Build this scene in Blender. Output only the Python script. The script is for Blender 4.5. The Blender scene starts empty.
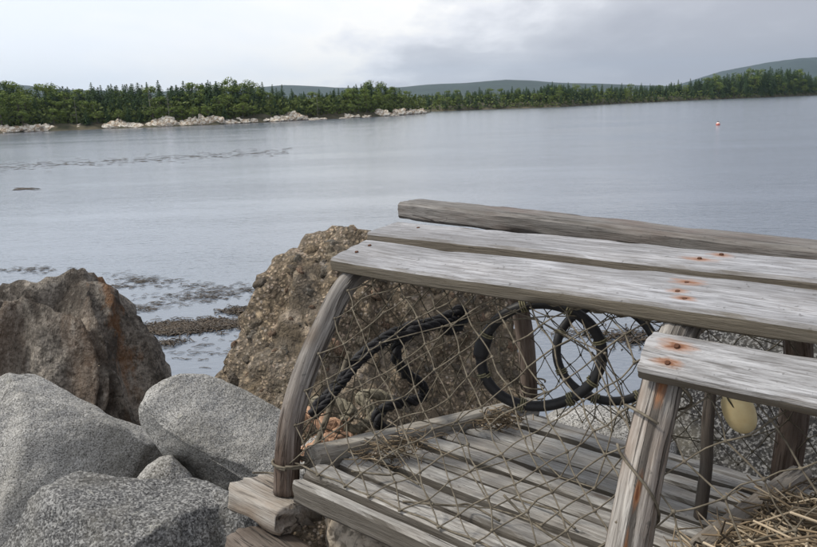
import bpy, math, random
import numpy as np
from mathutils import Matrix, Vector, noise

random.seed(7)
rng = np.random.default_rng(7)
S = bpy.context.scene
COL = S.collection

# ------------------------------------------------------------------ camera
PW, PH, FPX = 817.0, 547.0, 740.0
CAMZ = 2.6
ROLL = math.atan(28 / 817.0)
PITCH = math.atan((PH / 2 - 104.5) * math.cos(ROLL) / FPX)
_f = np.array([0, math.cos(PITCH), -math.sin(PITCH)])
_r0 = np.array([1.0, 0, 0])
_u0 = np.cross(_r0, _f)
CF = _f
CR = _r0 * math.cos(ROLL) - _u0 * math.sin(ROLL)
CU = _u0 * math.cos(ROLL) + _r0 * math.sin(ROLL)
CP = np.array([0, 0, CAMZ])
cam_data = bpy.data.cameras.new('camera')
cam = bpy.data.objects.new('camera', cam_data)
COL.objects.link(cam)
cam_data.sensor_fit = 'HORIZONTAL'
cam_data.sensor_width = 36
cam_data.lens = FPX / PW * 36
cam_data.clip_start = 0.02
cam_data.clip_end = 30000
cam.matrix_world = Matrix(((CR[0], CU[0], -CF[0], CP[0]), (CR[1], CU[1], -CF[1], CP[1]),
                           (CR[2], CU[2], -CF[2], CP[2]), (0, 0, 0, 1)))
S.camera = cam

# ------------------------------------------------------------------ world, sun, exposure
SUN_EL, SUN_AZ = math.radians(50), math.radians(278)   # azimuth clockwise from +Y (view direction)
world = bpy.data.worlds.new('World')
S.world = world
world.use_nodes = True
nt = world.node_tree
nt.nodes.clear()


def N(nt, t, **kw):
    n = nt.nodes.new(t)
    for k, v in kw.items():
        if k.startswith('i_'):
            key = k[2:]
            n.inputs[int(key) if key.isdigit() else key].default_value = v
        else:
            setattr(n, k, v)
    return n


def math_n(nt, op, a, b=None, c=None):
    n = nt.nodes.new('ShaderNodeMath')
    n.operation = op
    for i, v in enumerate((a, b, c)):
        if v is None:
            continue
        if hasattr(v, 'is_linked'):
            nt.links.new(v, n.inputs[i])
        else:
            n.inputs[i].default_value = v
    return n.outputs[0]


def ramp(nt, fac, stops, interp='LINEAR'):
    n = nt.nodes.new('ShaderNodeValToRGB')
    n.color_ramp.interpolation = interp
    e = n.color_ramp.elements
    while len(e) < len(stops):
        e.new(0.5)
    for el, (p, c) in zip(e, stops):
        el.position = p
        el.color = (c, c, c, 1) if not hasattr(c, '__len__') else (*c, 1)
    nt.links.new(fac, n.inputs[0])
    return n.outputs[0]


def mixc(nt, fac, a, b, blend='MIX'):
    n = nt.nodes.new('ShaderNodeMix')
    n.data_type = 'RGBA'
    n.blend_type = blend
    n.clamp_factor = True
    for sock, v in ((n.inputs[0], fac), (n.inputs[6], a), (n.inputs[7], b)):
        if hasattr(v, 'is_linked'):
            nt.links.new(v, sock)
        elif hasattr(v, '__len__'):
            sock.default_value = (*v, 1) if len(v) == 3 else v
        else:
            sock.default_value = v
    return n.outputs[2]


sky = N(nt, 'ShaderNodeTexSky', sky_type='NISHITA', sun_disc=False)
sky.sun_elevation = SUN_EL
sky.sun_rotation = SUN_AZ
sky.air_density = 1.0
sky.dust_density = 2.0
tc = N(nt, 'ShaderNodeTexCoord')
sep = N(nt, 'ShaderNodeSeparateXYZ')
nt.links.new(tc.outputs['Generated'], sep.inputs[0])
# a flat cloud deck: direction projected on a plane overhead
zc = math_n(nt, 'ADD', math_n(nt, 'MAXIMUM', sep.outputs[2], 0.0), 0.40)
px_ = math_n(nt, 'DIVIDE', sep.outputs[0], zc)
py_ = math_n(nt, 'DIVIDE', sep.outputs[1], zc)
cmb = N(nt, 'ShaderNodeCombineXYZ')
nt.links.new(px_, cmb.inputs[0])
nt.links.new(py_, cmb.inputs[1])
nt.links.new(math_n(nt, 'MULTIPLY', sep.outputs[2], 5.0), cmb.inputs[2])
mp = N(nt, 'ShaderNodeMapping')
mp.inputs['Location'].default_value = (-3.3, 4.1, 0)
mp.inputs['Scale'].default_value = (1.15, 0.9, 1)
nt.links.new(cmb.outputs[0], mp.inputs[0])
n1 = N(nt, 'ShaderNodeTexNoise', i_Scale=1.0, i_Detail=9.0, i_Roughness=0.55, i_Distortion=0.35)
nt.links.new(mp.outputs[0], n1.inputs['Vector'])
n2 = N(nt, 'ShaderNodeTexNoise', i_Scale=0.45, i_Detail=3.0, i_Roughness=0.5)
nt.links.new(mp.outputs[0], n2.inputs['Vector'])
# two layers: a high thin white veil, and below it broken grey cloud, thicker on one side of the bay
bank = math_n(nt, 'MULTIPLY_ADD', sep.outputs[0], 0.31, -0.035)
dens = math_n(nt, 'ADD', math_n(nt, 'ADD', math_n(nt, 'MULTIPLY', n1.outputs[0], 0.72), math_n(nt, 'MULTIPLY', n2.outputs[0], 0.28)), bank)
ccol = ramp(nt, dens, [(0.34, (0.89, 0.925, 0.985)), (0.46, (1.0, 0.985, 0.96)), (0.50, (0.82, 0.83, 0.87)), (0.545, (0.60, 0.615, 0.665)), (0.64, (0.45, 0.465, 0.52)), (0.85, (0.40, 0.415, 0.47))])
cscale = N(nt, 'ShaderNodeVectorMath', operation='SCALE')
nt.links.new(ccol, cscale.inputs[0])
cscale.inputs['Scale'].default_value = 10.1
cover = ramp(nt, dens, [(0.25, 0.90), (0.46, 0.98)])
skymix = mixc(nt, cover, sky.outputs[0], cscale.outputs[0])
bg = N(nt, 'ShaderNodeBackground', i_Strength=0.1)
nt.links.new(skymix, bg.inputs[0])
wo = N(nt, 'ShaderNodeOutputWorld')
nt.links.new(bg.outputs[0], wo.inputs[0])

sun_d = bpy.data.lights.new('sun', 'SUN')
sun_d.energy = 2.9
sun_d.angle = math.radians(10)
sun_d.color = (1.0, 0.93, 0.82)
sun = bpy.data.objects.new('sun', sun_d)
COL.objects.link(sun)
sd = Vector((math.sin(SUN_AZ) * math.cos(SUN_EL), math.cos(SUN_AZ) * math.cos(SUN_EL), math.sin(SUN_EL)))
sun.rotation_euler = sd.to_track_quat('Z', 'Y').to_euler()
sun.location = (0, 0, 60)

vs = S.view_settings
vs.view_transform = 'Standard'
vs.look = 'None'
vs.exposure = 0.23
vs.gamma = 1
vs.use_curve_mapping = False


# ------------------------------------------------------------------ geometry helpers
def ray(x, y):
    return CF + CR * ((x - PW / 2) / FPX) - CU * ((y - PH / 2) / FPX)


def at(x, y, d):
    return CP + ray(x, y) * d


def ground(x, y, z=0.0):
    r = ray(x, y)
    return CP + r * ((z - CP[2]) / r[2])


def nz(p, s, seed=0.0):
    return noise.noise(Vector((p[0] * s + seed, p[1] * s + seed * 1.7, p[2] * s - seed)))


def fbm(p, s, seed=0.0, o=4):
    a, r = 1.0, 0.0
    for _ in range(o):
        r += a * nz(p, s, seed)
        s *= 2.1
        a *= 0.5
        seed += 3.1
    return r


def mk(name, v, f, mat, parent=None, smooth=True, tc=None, extra=None):
    me = bpy.data.meshes.new(name)
    me.from_pydata([tuple(map(float, p)) for p in v], [], [tuple(map(int, q)) for q in f])
    if smooth:
        me.polygons.foreach_set('use_smooth', [True] * len(me.polygons))
    if tc is not None:
        a = me.attributes.new('tc', 'FLOAT_VECTOR', 'POINT')
        a.data.foreach_set('vector', np.asarray(tc, dtype=np.float32).ravel())
    if mat:
        me.materials.append(mat)
    me.update()
    o = bpy.data.objects.new(name, me)
    COL.objects.link(o)
    if parent:
        o.parent = parent
    return o


def tag(o, label, cat, group=None):
    o['label'] = label
    o['category'] = cat
    if group:
        o['group'] = group
    return o


def empty(name, loc=(0, 0, 0)):
    o = bpy.data.objects.new(name, None)
    o.empty_display_size = 0.1
    COL.objects.link(o)
    o.location = tuple(loc)
    return o


class MB:
    """collects pieces of one part"""
    def __init__(s):
        s.v, s.f, s.t = [], [], []

    def add(s, v, f, t=None):
        b = len(s.v)
        s.v += [tuple(p) for p in v]
        s.f += [tuple(i + b for i in q) for q in f]
        s.t += [tuple(p) for p in (t if t is not None else v)]

    def obj(s, name, mat, parent=None, smooth=True):
        return mk(name, s.v, s.f, mat, parent, smooth, s.t)


def tube(pts, rad, seg=6, closed=False, cap=True, tw=0.0, rfun=None, seed=0.0):
    P = np.asarray(pts, float)
    n = len(P)
    rad = np.broadcast_to(np.asarray(rad, float), (n,))
    if closed:
        T = np.roll(P, -1, 0) - np.roll(P, 1, 0)
    else:
        T = np.gradient(P, axis=0)
    T /= np.linalg.norm(T, axis=1)[:, None] + 1e-12
    a = np.array([0, 0, 1.0])
    if abs(T[0] @ a) > 0.9:
        a = np.array([1.0, 0, 0])
    nrm = np.cross(T[0], a)
    nrm /= np.linalg.norm(nrm)
    v, t = [], []
    s = 0.0
    for i in range(n):
        if i:
            nrm = nrm - T[i] * (nrm @ T[i])
            nrm /= np.linalg.norm(nrm) + 1e-12
            s += np.linalg.norm(P[i] - P[i - 1])
        b = np.cross(T[i], nrm)
        for k in range(seg):
            an = 2 * math.pi * k / seg + tw * i
            r = rad[i]
            if rfun:
                r *= rfun(s, an)
            v.append(P[i] + (nrm * math.cos(an) + b * math.sin(an)) * r)
            t.append((s + seed, rad[i] * math.cos(an), rad[i] * math.sin(an)))
    f = []
    for i in range(n if closed else n - 1):
        j = (i + 1) % n
        for k in range(seg):
            k2 = (k + 1) % seg
            f.append((i * seg + k, i * seg + k2, j * seg + k2, j * seg + k))
    if cap and not closed:
        v += [P[0], P[-1]]
        t += [(seed, 0, 0), (s + seed, 0, 0)]
        c0, c1 = len(v) - 2, len(v) - 1
        for k in range(seg):
            k2 = (k + 1) % seg
            f.append((c0, k2, k))
            f.append((c1, (n - 1) * seg + k, (n - 1) * seg + k2))
    return v, f, t


def spline(pts, n):
    P = np.asarray(pts, float)
    m = len(P)
    out = []
    for q in np.linspace(0, m - 1, n):
        i = min(int(q), m - 2)
        x = q - i
        p0, p1, p2, p3 = P[max(i - 1, 0)], P[i], P[i + 1], P[min(i + 2, m - 1)]
        out.append(0.5 * (2 * p1 + (p2 - p0) * x + (2 * p0 - 5 * p1 + 4 * p2 - p3) * x * x + (3 * p1 - p0 - 3 * p2 + p3) * x ** 3))
    return np.array(out)


def board_mesh(L, W, T, seed, nx=70, rough=1.0, chip=1.0, warp=0.004):
    """weathered board along +X, top face at z=T/2; rounded, worn edges, uneven faces"""
    sec = []
    ny, nzz = 12, 5
    r = min(T, W) * 0.16
    hw, ht = W / 2, T / 2
    for k in range(ny + 1):
        sec.append((-hw + r + (W - 2 * r) * k / ny, ht))
    for k in range(nzz + 1):
        sec.append((hw, ht - r - (T - 2 * r) * k / nzz))
    for k in range(ny + 1):
        sec.append((hw - r - (W - 2 * r) * k / ny, -ht))
    for k in range(nzz + 1):
        sec.append((-hw, -ht + r + (T - 2 * r) * k / nzz))
    K = len(sec)
    v, t, f = [], [], []
    for i in range(nx + 1):
        x = L * i / nx
        wy = warp * nz((x, seed, 0), 3.0, seed)
        wz = warp * nz((x, seed, 5), 3.0, seed + 9)
        ww = 1 + 0.05 * nz((x, 2, seed), 5.0, seed)
        for (y, z) in sec:
            edge = min(1.0, (abs(y) / hw) ** 4 * (abs(z) / ht) ** 2)
            g = 0.00025 * rough * nz((x * 3, y * 110, z * 110), 1.0, seed) + 0.0010 * rough * nz((x * 12, y * 25, z * 25), 1.0, seed + 4)
            ch = -0.0035 * chip * edge * max(0, nz((x, y * 3, z * 3), 22.0, seed + 2))
            k = 1 + (g + ch) / max(hw, 1e-4) * 1.0
            dz = (g + ch) * (1 if z > 0 else -1)
            xx = x
            if i == 0 or i == nx:
                xx += (0.004 * chip) * nz((y, z, seed), 90.0, seed) * (1 if i == 0 else -1)
            if i in (0, nx):
                k *= 0.975
                dz *= 0.5
            v.append((xx, y * k * ww + wy, z + dz + wz))
            t.append((x + seed * 1.37, y + seed * 0.71, z + seed * 0.53))
    for i in range(nx):
        for k in range(K):
            k2 = (k + 1) % K
            f.append((i * K + k2, i * K + k, (i + 1) * K + k, (i + 1) * K + k2))
    for e, base in ((0, 0), (1, nx * K)):
        cx = v[base][0]
        v.append((cx, 0, 0))
        t.append((cx + seed * 1.37, seed * .71, seed * .53))
        c = len(v) - 1
        for k in range(K):
            k2 = (k + 1) % K
            f.append((c, base + k, base + k2) if e == 0 else (c, base + k2, base + k))
    return v, f, t


def laid_rope(pts, rad, strands=3, pitch=0.05, seg=6, step=0.004, seed=0.0, fuzz=0.0):
    """strands twisted round each other along a path"""
    P = np.asarray(pts, float)
    ln = np.linalg.norm(np.diff(P, axis=0), axis=1).sum()
    Q = spline(P, max(20, int(ln / step)))
    T = np.gradient(Q, axis=0)
    T /= np.linalg.norm(T, axis=1)[:, None]
    nrm = np.cross(T[0], (0.3, 0.2, 1.0))
    nrm /= np.linalg.norm(nrm)
    fr = []
    for i in range(len(Q)):
        nrm = nrm - T[i] * (nrm @ T[i])
        nrm /= np.linalg.norm(nrm)
        fr.append((nrm.copy(), np.cross(T[i], nrm)))
    m = MB()
    s = np.r_[0, np.cumsum(np.linalg.norm(np.diff(Q, axis=0), axis=1))]
    for k in range(strands):
        an = s / pitch * 2 * math.pi + 2 * math.pi * k / strands
        C = np.array([Q[i] + (fr[i][0] * math.cos(an[i]) + fr[i][1] * math.sin(an[i])) * rad * 0.52 *
                      (1 + fuzz * nz((s[i], k, seed), 25.0, seed)) for i in range(len(Q))])
        v, f, t = tube(C, rad * 0.54, seg, seed=seed + k)
        m.add(v, f, t)
    if fuzz:
        for i in range(0, len(Q), 2):
            for _ in range(2):
                d = rng.normal(size=3)
                d /= np.linalg.norm(d)
                p0 = Q[i] + d * rad * 0.8
                p1 = p0 + d * rad * rng.uniform(.3, 1.1) + T[i] * rng.normal() * rad
                p2 = p1 + rng.normal(size=3) * rad * .6
                v, f, t = tube([p0, p1, p2], rad * 0.06, 3, cap=False)
                m.add(v, f, t)
    return m


# ------------------------------------------------------------------ materials
def new_mat(name):
    m = bpy.data.materials.new(name)
    m.use_nodes = True
    nt = m.node_tree
    b = nt.nodes['Principled BSDF']
    return m, nt, b


def bump(nt, b, h, strength=0.4, dist=0.002, prev=None):
    n = N(nt, 'ShaderNodeBump', i_Strength=strength, i_Distance=dist)
    nt.links.new(h, n.inputs['Height'])
    if prev is not None:
        nt.links.new(prev, n.inputs['Normal'])
    nt.links.new(n.outputs[0], b.inputs['Normal'])
    return n.outputs[0]


def coords(nt, attr=True, scale=(1, 1, 1), loc=(0, 0, 0)):
    if attr:
        a = N(nt, 'ShaderNodeAttribute', attribute_name='tc')
        o = a.outputs['Vector']
    else:
        o = N(nt, 'ShaderNodeTexCoord').outputs['Object']
    m = N(nt, 'ShaderNodeMapping')
    m.inputs['Scale'].default_value = scale
    m.inputs['Location'].default_value = loc
    nt.links.new(o, m.inputs[0])
    return m.outputs[0]


def tex(nt, vec, scale, detail=4.0, rough=0.55, dist=0.0):
    n = N(nt, 'ShaderNodeTexNoise', i_Scale=scale, i_Detail=detail, i_Roughness=rough, i_Distortion=dist)
    nt.links.new(vec, n.inputs['Vector'])
    return n.outputs[0]


def wood_mat(name, light=(0.50, 0.495, 0.49), mid=(0.31, 0.30, 0.29), dark=(0.055, 0.047, 0.04), warm=(0.30, 0.24, 0.175),
             warm_amt=0.35, rust=(), crack=0.36, gs=1.0, rax=1, foot=None, edge=None):
    m, nt, b = new_mat(name)
    gv = coords(nt, scale=(16 * gs, 170 * gs, 170 * gs))
    g1 = tex(nt, gv, 1.0, 6, 0.65, 0.4)
    g2 = tex(nt, coords(nt, scale=(30 * gs, 560 * gs, 560 * gs)), 1.0, 4, 0.72, 0.3)
    bl = tex(nt, coords(nt, scale=(9, 22, 22)), 1.0, 4, 0.6)
    ck = tex(nt, coords(nt, scale=(7 * gs, 130 * gs, 130 * gs), loc=(7, 3, 1)), 1.0, 4, 0.6, 0.5)
    c = mixc(nt, ramp(nt, g1, [(0.33, 0.0), (0.62, 1.0)]), mid, light)
    c = mixc(nt, ramp(nt, g2, [(0.36, 0.62), (0.52, 0.0)]), c, dark)
    c = mixc(nt, math_n(nt, 'MULTIPLY', ramp(nt, bl, [(0.45, 0.0), (0.68, 1.0)]), warm_amt), c, warm)
    bg2 = tex(nt, coords(nt, scale=(2.5, 14, 14), loc=(3, 9, 2)), 1.0, 5, 0.65)
    c = mixc(nt, ramp(nt, bg2, [(0.40, 0.55), (0.55, 0.0)]), c, mixc(nt, 0.5, mid, dark))
    crk = ramp(nt, ck, [(crack - 0.05, 1.0), (crack, 0.0)])
    c = mixc(nt, math_n(nt, 'MULTIPLY', crk, 0.85), c, dark)
    # knots
    kv = N(nt, 'ShaderNodeTexVoronoi', i_Scale=1.0, i_Randomness=1.0)
    nt.links.new(coords(nt, scale=(7, 16, 0.1), loc=(1.3, 2.2, 0)), kv.inputs['Vector'])
    kd = math_n(nt, 'ADD', kv.outputs['Distance'], math_n(nt, 'MULTIPLY_ADD', bl, 0.10, -0.05))
    c = mixc(nt, ramp(nt, kd, [(0.05, 0.85), (0.12, 0.25), (0.16, 0.0)]), c, (0.10, 0.075, 0.055))
    # small lichen specks
    sp = tex(nt, coords(nt, scale=(160, 160, 160)), 1.0, 2, 0.5)
    c = mixc(nt, ramp(nt, sp, [(0.27, 0.5), (0.33, 0.0)]), c, (0.05, 0.048, 0.045))
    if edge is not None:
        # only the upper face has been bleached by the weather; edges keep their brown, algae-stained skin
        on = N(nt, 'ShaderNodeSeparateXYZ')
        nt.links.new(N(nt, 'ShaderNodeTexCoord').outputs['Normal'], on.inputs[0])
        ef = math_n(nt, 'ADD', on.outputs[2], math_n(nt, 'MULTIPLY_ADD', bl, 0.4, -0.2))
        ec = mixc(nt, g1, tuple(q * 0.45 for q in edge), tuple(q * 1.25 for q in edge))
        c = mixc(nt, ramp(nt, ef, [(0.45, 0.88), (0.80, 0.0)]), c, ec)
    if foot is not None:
        # the near foot of the leg, stained by years on wet ground
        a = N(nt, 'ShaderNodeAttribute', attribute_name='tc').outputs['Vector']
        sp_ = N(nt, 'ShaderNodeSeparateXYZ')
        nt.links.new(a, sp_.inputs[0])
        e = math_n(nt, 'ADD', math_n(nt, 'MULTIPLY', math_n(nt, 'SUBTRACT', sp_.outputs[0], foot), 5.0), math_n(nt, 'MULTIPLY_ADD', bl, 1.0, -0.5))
        e2 = math_n(nt, 'SUBTRACT', 3.7, math_n(nt, 'MULTIPLY', math_n(nt, 'SUBTRACT', sp_.outputs[0], foot), 5.0))  # far leg darkened: brown bark, and shade painted on the middle bow
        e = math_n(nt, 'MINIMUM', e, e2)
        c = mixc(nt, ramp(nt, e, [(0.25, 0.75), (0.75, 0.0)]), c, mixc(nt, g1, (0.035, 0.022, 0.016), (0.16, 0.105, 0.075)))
    if rust:
        a = N(nt, 'ShaderNodeAttribute', attribute_name='tc').outputs['Vector']
        sep = N(nt, 'ShaderNodeSeparateXYZ')
        nt.links.new(a, sep.inputs[0])
        wob = tex(nt, coords(nt, scale=(60, 260, 260)), 1.0, 3, 0.6)
        for (rx, ry, lx, ly) in rust:
            dx = math_n(nt, 'DIVIDE', math_n(nt, 'SUBTRACT', sep.outputs[0], rx), lx)
            dy = math_n(nt, 'DIVIDE', math_n(nt, 'SUBTRACT', sep.outputs[rax], ry), ly)
            d = math_n(nt, 'SQRT', math_n(nt, 'ADD', math_n(nt, 'MULTIPLY', dx, dx), math_n(nt, 'MULTIPLY', dy, dy)))
            d = math_n(nt, 'ADD', d, math_n(nt, 'MULTIPLY_ADD', wob, 1.4, -0.7))
            c = mixc(nt, ramp(nt, d, [(0.2, 0.8), (1.0, 0.0)]), c, (0.28, 0.115, 0.04))
            c = mixc(nt, ramp(nt, d, [(0.05, 0.85), (0.40, 0.0)]), c, (0.10, 0.03, 0.012))
    nt.links.new(c, b.inputs['Base Color'])
    b.inputs['Roughness'].default_value = 0.72
    b.inputs['Specular IOR Level'].default_value = 0.35
    h = math_n(nt, 'SUBTRACT', math_n(nt, 'ADD', math_n(nt, 'MULTIPLY', g1, 0.6), math_n(nt, 'MULTIPLY', g2, 0.4)), math_n(nt, 'MULTIPLY', crk, 0.9))
    bump(nt, b, h, 0.9, 0.003)
    return m


def granite_mat(name, base=(0.285, 0.28, 0.265), darkc=(0.05, 0.05, 0.05), lightc=(0.43, 0.425, 0.41), sc=520, dk=0.43, seed=0, stain=0.35):
    m, nt, b = new_mat(name)
    co = coords(nt, False, loc=(seed, seed, seed))
    n1 = tex(nt, co, sc, 2.5, 0.6)
    n2 = tex(nt, co, sc * 0.55, 2, 0.6)
    big = tex(nt, co, 7, 5, 0.6)
    mids = tex(nt, co, 34, 3, 0.6)
    c = mixc(nt, ramp(nt, n2, [(0.46, 0.0), (0.56, 1.0)]), base, lightc)
    c = mixc(nt, ramp(nt, n1, [(dk - 0.06, 1.0), (dk + 0.05, 0.0)]), c, darkc)
    c = mixc(nt, math_n(nt, 'MULTIPLY', ramp(nt, big, [(0.45, 0.0), (0.66, 1.0)]), stain), c, (0.15, 0.14, 0.115))
    c = mixc(nt, math_n(nt, 'MULTIPLY', ramp(nt, mids, [(0.58, 0.0), (0.70, 1.0)]), stain * 0.7), c, (0.12, 0.12, 0.115))
    ckn = tex(nt, coords(nt, False, loc=(seed * 2.0, 1, 4)), 3.2, 5, 0.55, 0.6)
    ckl = ramp(nt, math_n(nt, 'ABSOLUTE', math_n(nt, 'SUBTRACT', ckn, 0.5)), [(0.0, 0.8), (0.006, 0.0)])
    ckm = ramp(nt, tex(nt, co, 5, 2, 0.5), [(0.48, 0.0), (0.6, 1.0)])
    c = mixc(nt, math_n(nt, 'MULTIPLY', ckl, ckm), c, (0.04, 0.038, 0.035))
    lich = tex(nt, co, 48, 4, 0.7)
    c = mixc(nt, ramp(nt, lich, [(0.64, 0.0), (0.70, 0.5)]), c, (0.42, 0.41, 0.36))
    nt.links.new(c, b.inputs['Base Color'])
    b.inputs['Roughness'].default_value = 0.85
    b.inputs['Specular IOR Level'].default_value = 0.25
    p = bump(nt, b, n1, 0.6, 0.002)
    p = bump(nt, b, mids, 0.6, 0.014, p)
    pit = tex(nt, co, 120, 3, 0.6)
    bump(nt, b, ramp(nt, pit, [(0.33, 0.0), (0.42, 1.0)]), 0.5, 0.003, p)
    return m


def simple_mat(name, col, rough=0.8, col2=None, sc=40, bstr=0.3, bdist=0.003, attr=False, spec=0.3):
    m, nt, b = new_mat(name)
    co = coords(nt, attr)
    n1 = tex(nt, co, sc, 5, 0.6)
    c2 = col2 or tuple(x * 0.6 for x in col)
    c = mixc(nt, ramp(nt, n1, [(0.35, 0.0), (0.65, 1.0)]), c2, col)
    nt.links.new(c, b.inputs['Base Color'])
    b.inputs['Roughness'].default_value = rough
    b.inputs['Specular IOR Level'].default_value = spec
    bump(nt, b, n1, bstr, bdist)
    return m


def leaf_mat(name, c1, c2):
    m, nt, b = new_mat(name)
    oi = N(nt, 'ShaderNodeObjectInfo')
    geo = N(nt, 'ShaderNodeNewGeometry')
    n1 = tex(nt, coords(nt, False), 0.9, 3, 0.6)
    f = math_n(nt, 'ADD', math_n(nt, 'MULTIPLY', oi.outputs['Random'], 0.55), math_n(nt, 'MULTIPLY', n1, 0.5))
    c = mixc(nt, f, c1, c2)
    c = mixc(nt, math_n(nt, 'MULTIPLY', geo.outputs['Random Per Island'], 0.45), c, tuple(x * 1.5 for x in c2))
    nt.links.new(c, b.inputs['Base Color'])
    b.inputs['Roughness'].default_value = 0.8
    b.inputs['Specular IOR Level'].default_value = 0.15
    b.inputs['Subsurface Weight'].default_value = 0.0
    return m


# ------------------------------------------------------------------ water
wm, nt, b = new_mat('sea_water')
co = N(nt, 'ShaderNodeTexCoord').outputs['Object']
def wmap(sx, sy, rot=0.0):
    q = N(nt, 'ShaderNodeMapping')
    q.inputs['Scale'].default_value = (sx, sy, 1)
    q.inputs['Rotation'].default_value = (0, 0, rot)
    nt.links.new(co, q.inputs[0])
    return q.outputs[0]
w1 = tex(nt, wmap(2.2, 5.5, 0.25), 1.0, 3, 0.55, 0.3)
w2 = tex(nt, wmap(9, 20, -0.15), 1.0, 2, 0.5, 0.2)
w3 = tex(nt, wmap(0.5, 1.0, 0.5), 1.0, 3, 0.5)
calm = ramp(nt, tex(nt, wmap(0.035, 0.11, 0.15), 1.0, 4, 0.55), [(0.38, 0.25), (0.60, 1.0)])
hh = math_n(nt, 'ADD', math_n(nt, 'ADD', math_n(nt, 'MULTIPLY', w1, 0.55), math_n(nt, 'MULTIPLY', w2, 0.26)), math_n(nt, 'MULTIPLY', w3, 0.9))
bn = N(nt, 'ShaderNodeBump', i_Distance=0.042)
nt.links.new(math_n(nt, 'MULTIPLY', calm, 0.8), bn.inputs['Strength'])
nt.links.new(hh, bn.inputs['Height'])
nt.links.new(bn.outputs[0], b.inputs['Normal'])
b.inputs['Base Color'].default_value = (0.115, 0.14, 0.18, 1)
b.inputs['Roughness'].default_value = 0.15
b.inputs['IOR'].default_value = 1.8
xs = np.r_[-5000, -2500, np.linspace(-600, 800, 29), 3000, 5000]
ys = np.r_[-30, -5, 2, 6, 12, 25, np.linspace(60, 900, 22), 3000, 5000]
v = [(x, y, 0) for y in ys for x in xs]
nx_ = len(xs)
f = [(j * nx_ + i, j * nx_ + i + 1, (j + 1) * nx_ + i + 1, (j + 1) * nx_ + i) for j in range(len(ys) - 1) for i in range(nx_ - 1)]
o = mk('sea_water', v, f, wm)
o['kind'] = 'structure'
# sea bed closing the scene below
o = mk('sea_bed', [(x, y, -0.9) for x, y in ((-5000, -30), (5000, -30), (5000, 5000), (-5000, 5000))], [(0, 1, 2, 3)], simple_mat('sea_bed', (0.06, 0.06, 0.05)))
o['kind'] = 'structure'

# ------------------------------------------------------------------ near bank under the rocks
bank_m = simple_mat('dark_bank', (0.13, 0.12, 0.105), 0.95, (0.035, 0.032, 0.028), 30, 0.8, 0.02)


def bank_z(x, y):
    k = [(-3, 1.75), (0.3, 1.86), (1.1, 1.80), (1.6, 1.5), (2.2, 1.05), (3.0, 0.42), (3.8, -0.1), (4.6, -0.6), (6, -0.8)]
    z = np.interp(y + 0.12 * math.sin(x * 1.3) + (0.15 if x > 0 else 0.0), [q[0] for q in k], [q[1] for q in k])
    return z + 0.05 * fbm((x, y, 0), 2.5, 3.0)


xs = np.linspace(-5, 5, 110)
ys = np.r_[np.linspace(-3, 0, 12), np.linspace(0.08, 6, 76)]
v = [(x, y, bank_z(x, y)) for y in ys for x in xs]
nx_ = len(xs)
f = [(j * nx_ + i, j * nx_ + i + 1, (j + 1) * nx_ + i + 1, (j + 1) * nx_ + i) for j in range(len(ys) - 1) for i in range(nx_ - 1)]
o = mk('shore_bank', v, f, bank_m)
o['kind'] = 'structure'


# ------------------------------------------------------------------ boulders: an outline seen from the path, with depth of its own
_ico = {}


def ico(n):
    if n not in _ico:
        import bmesh
        bm = bmesh.new()
        bmesh.ops.create_icosphere(bm, subdivisions=n, radius=1)
        bm.verts.ensure_lookup_table()
        _ico[n] = (np.array([q.co[:] for q in bm.verts]), [tuple(q.index for q in fa.verts) for fa in bm.faces])
        bm.free()
    return _ico[n]


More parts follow.
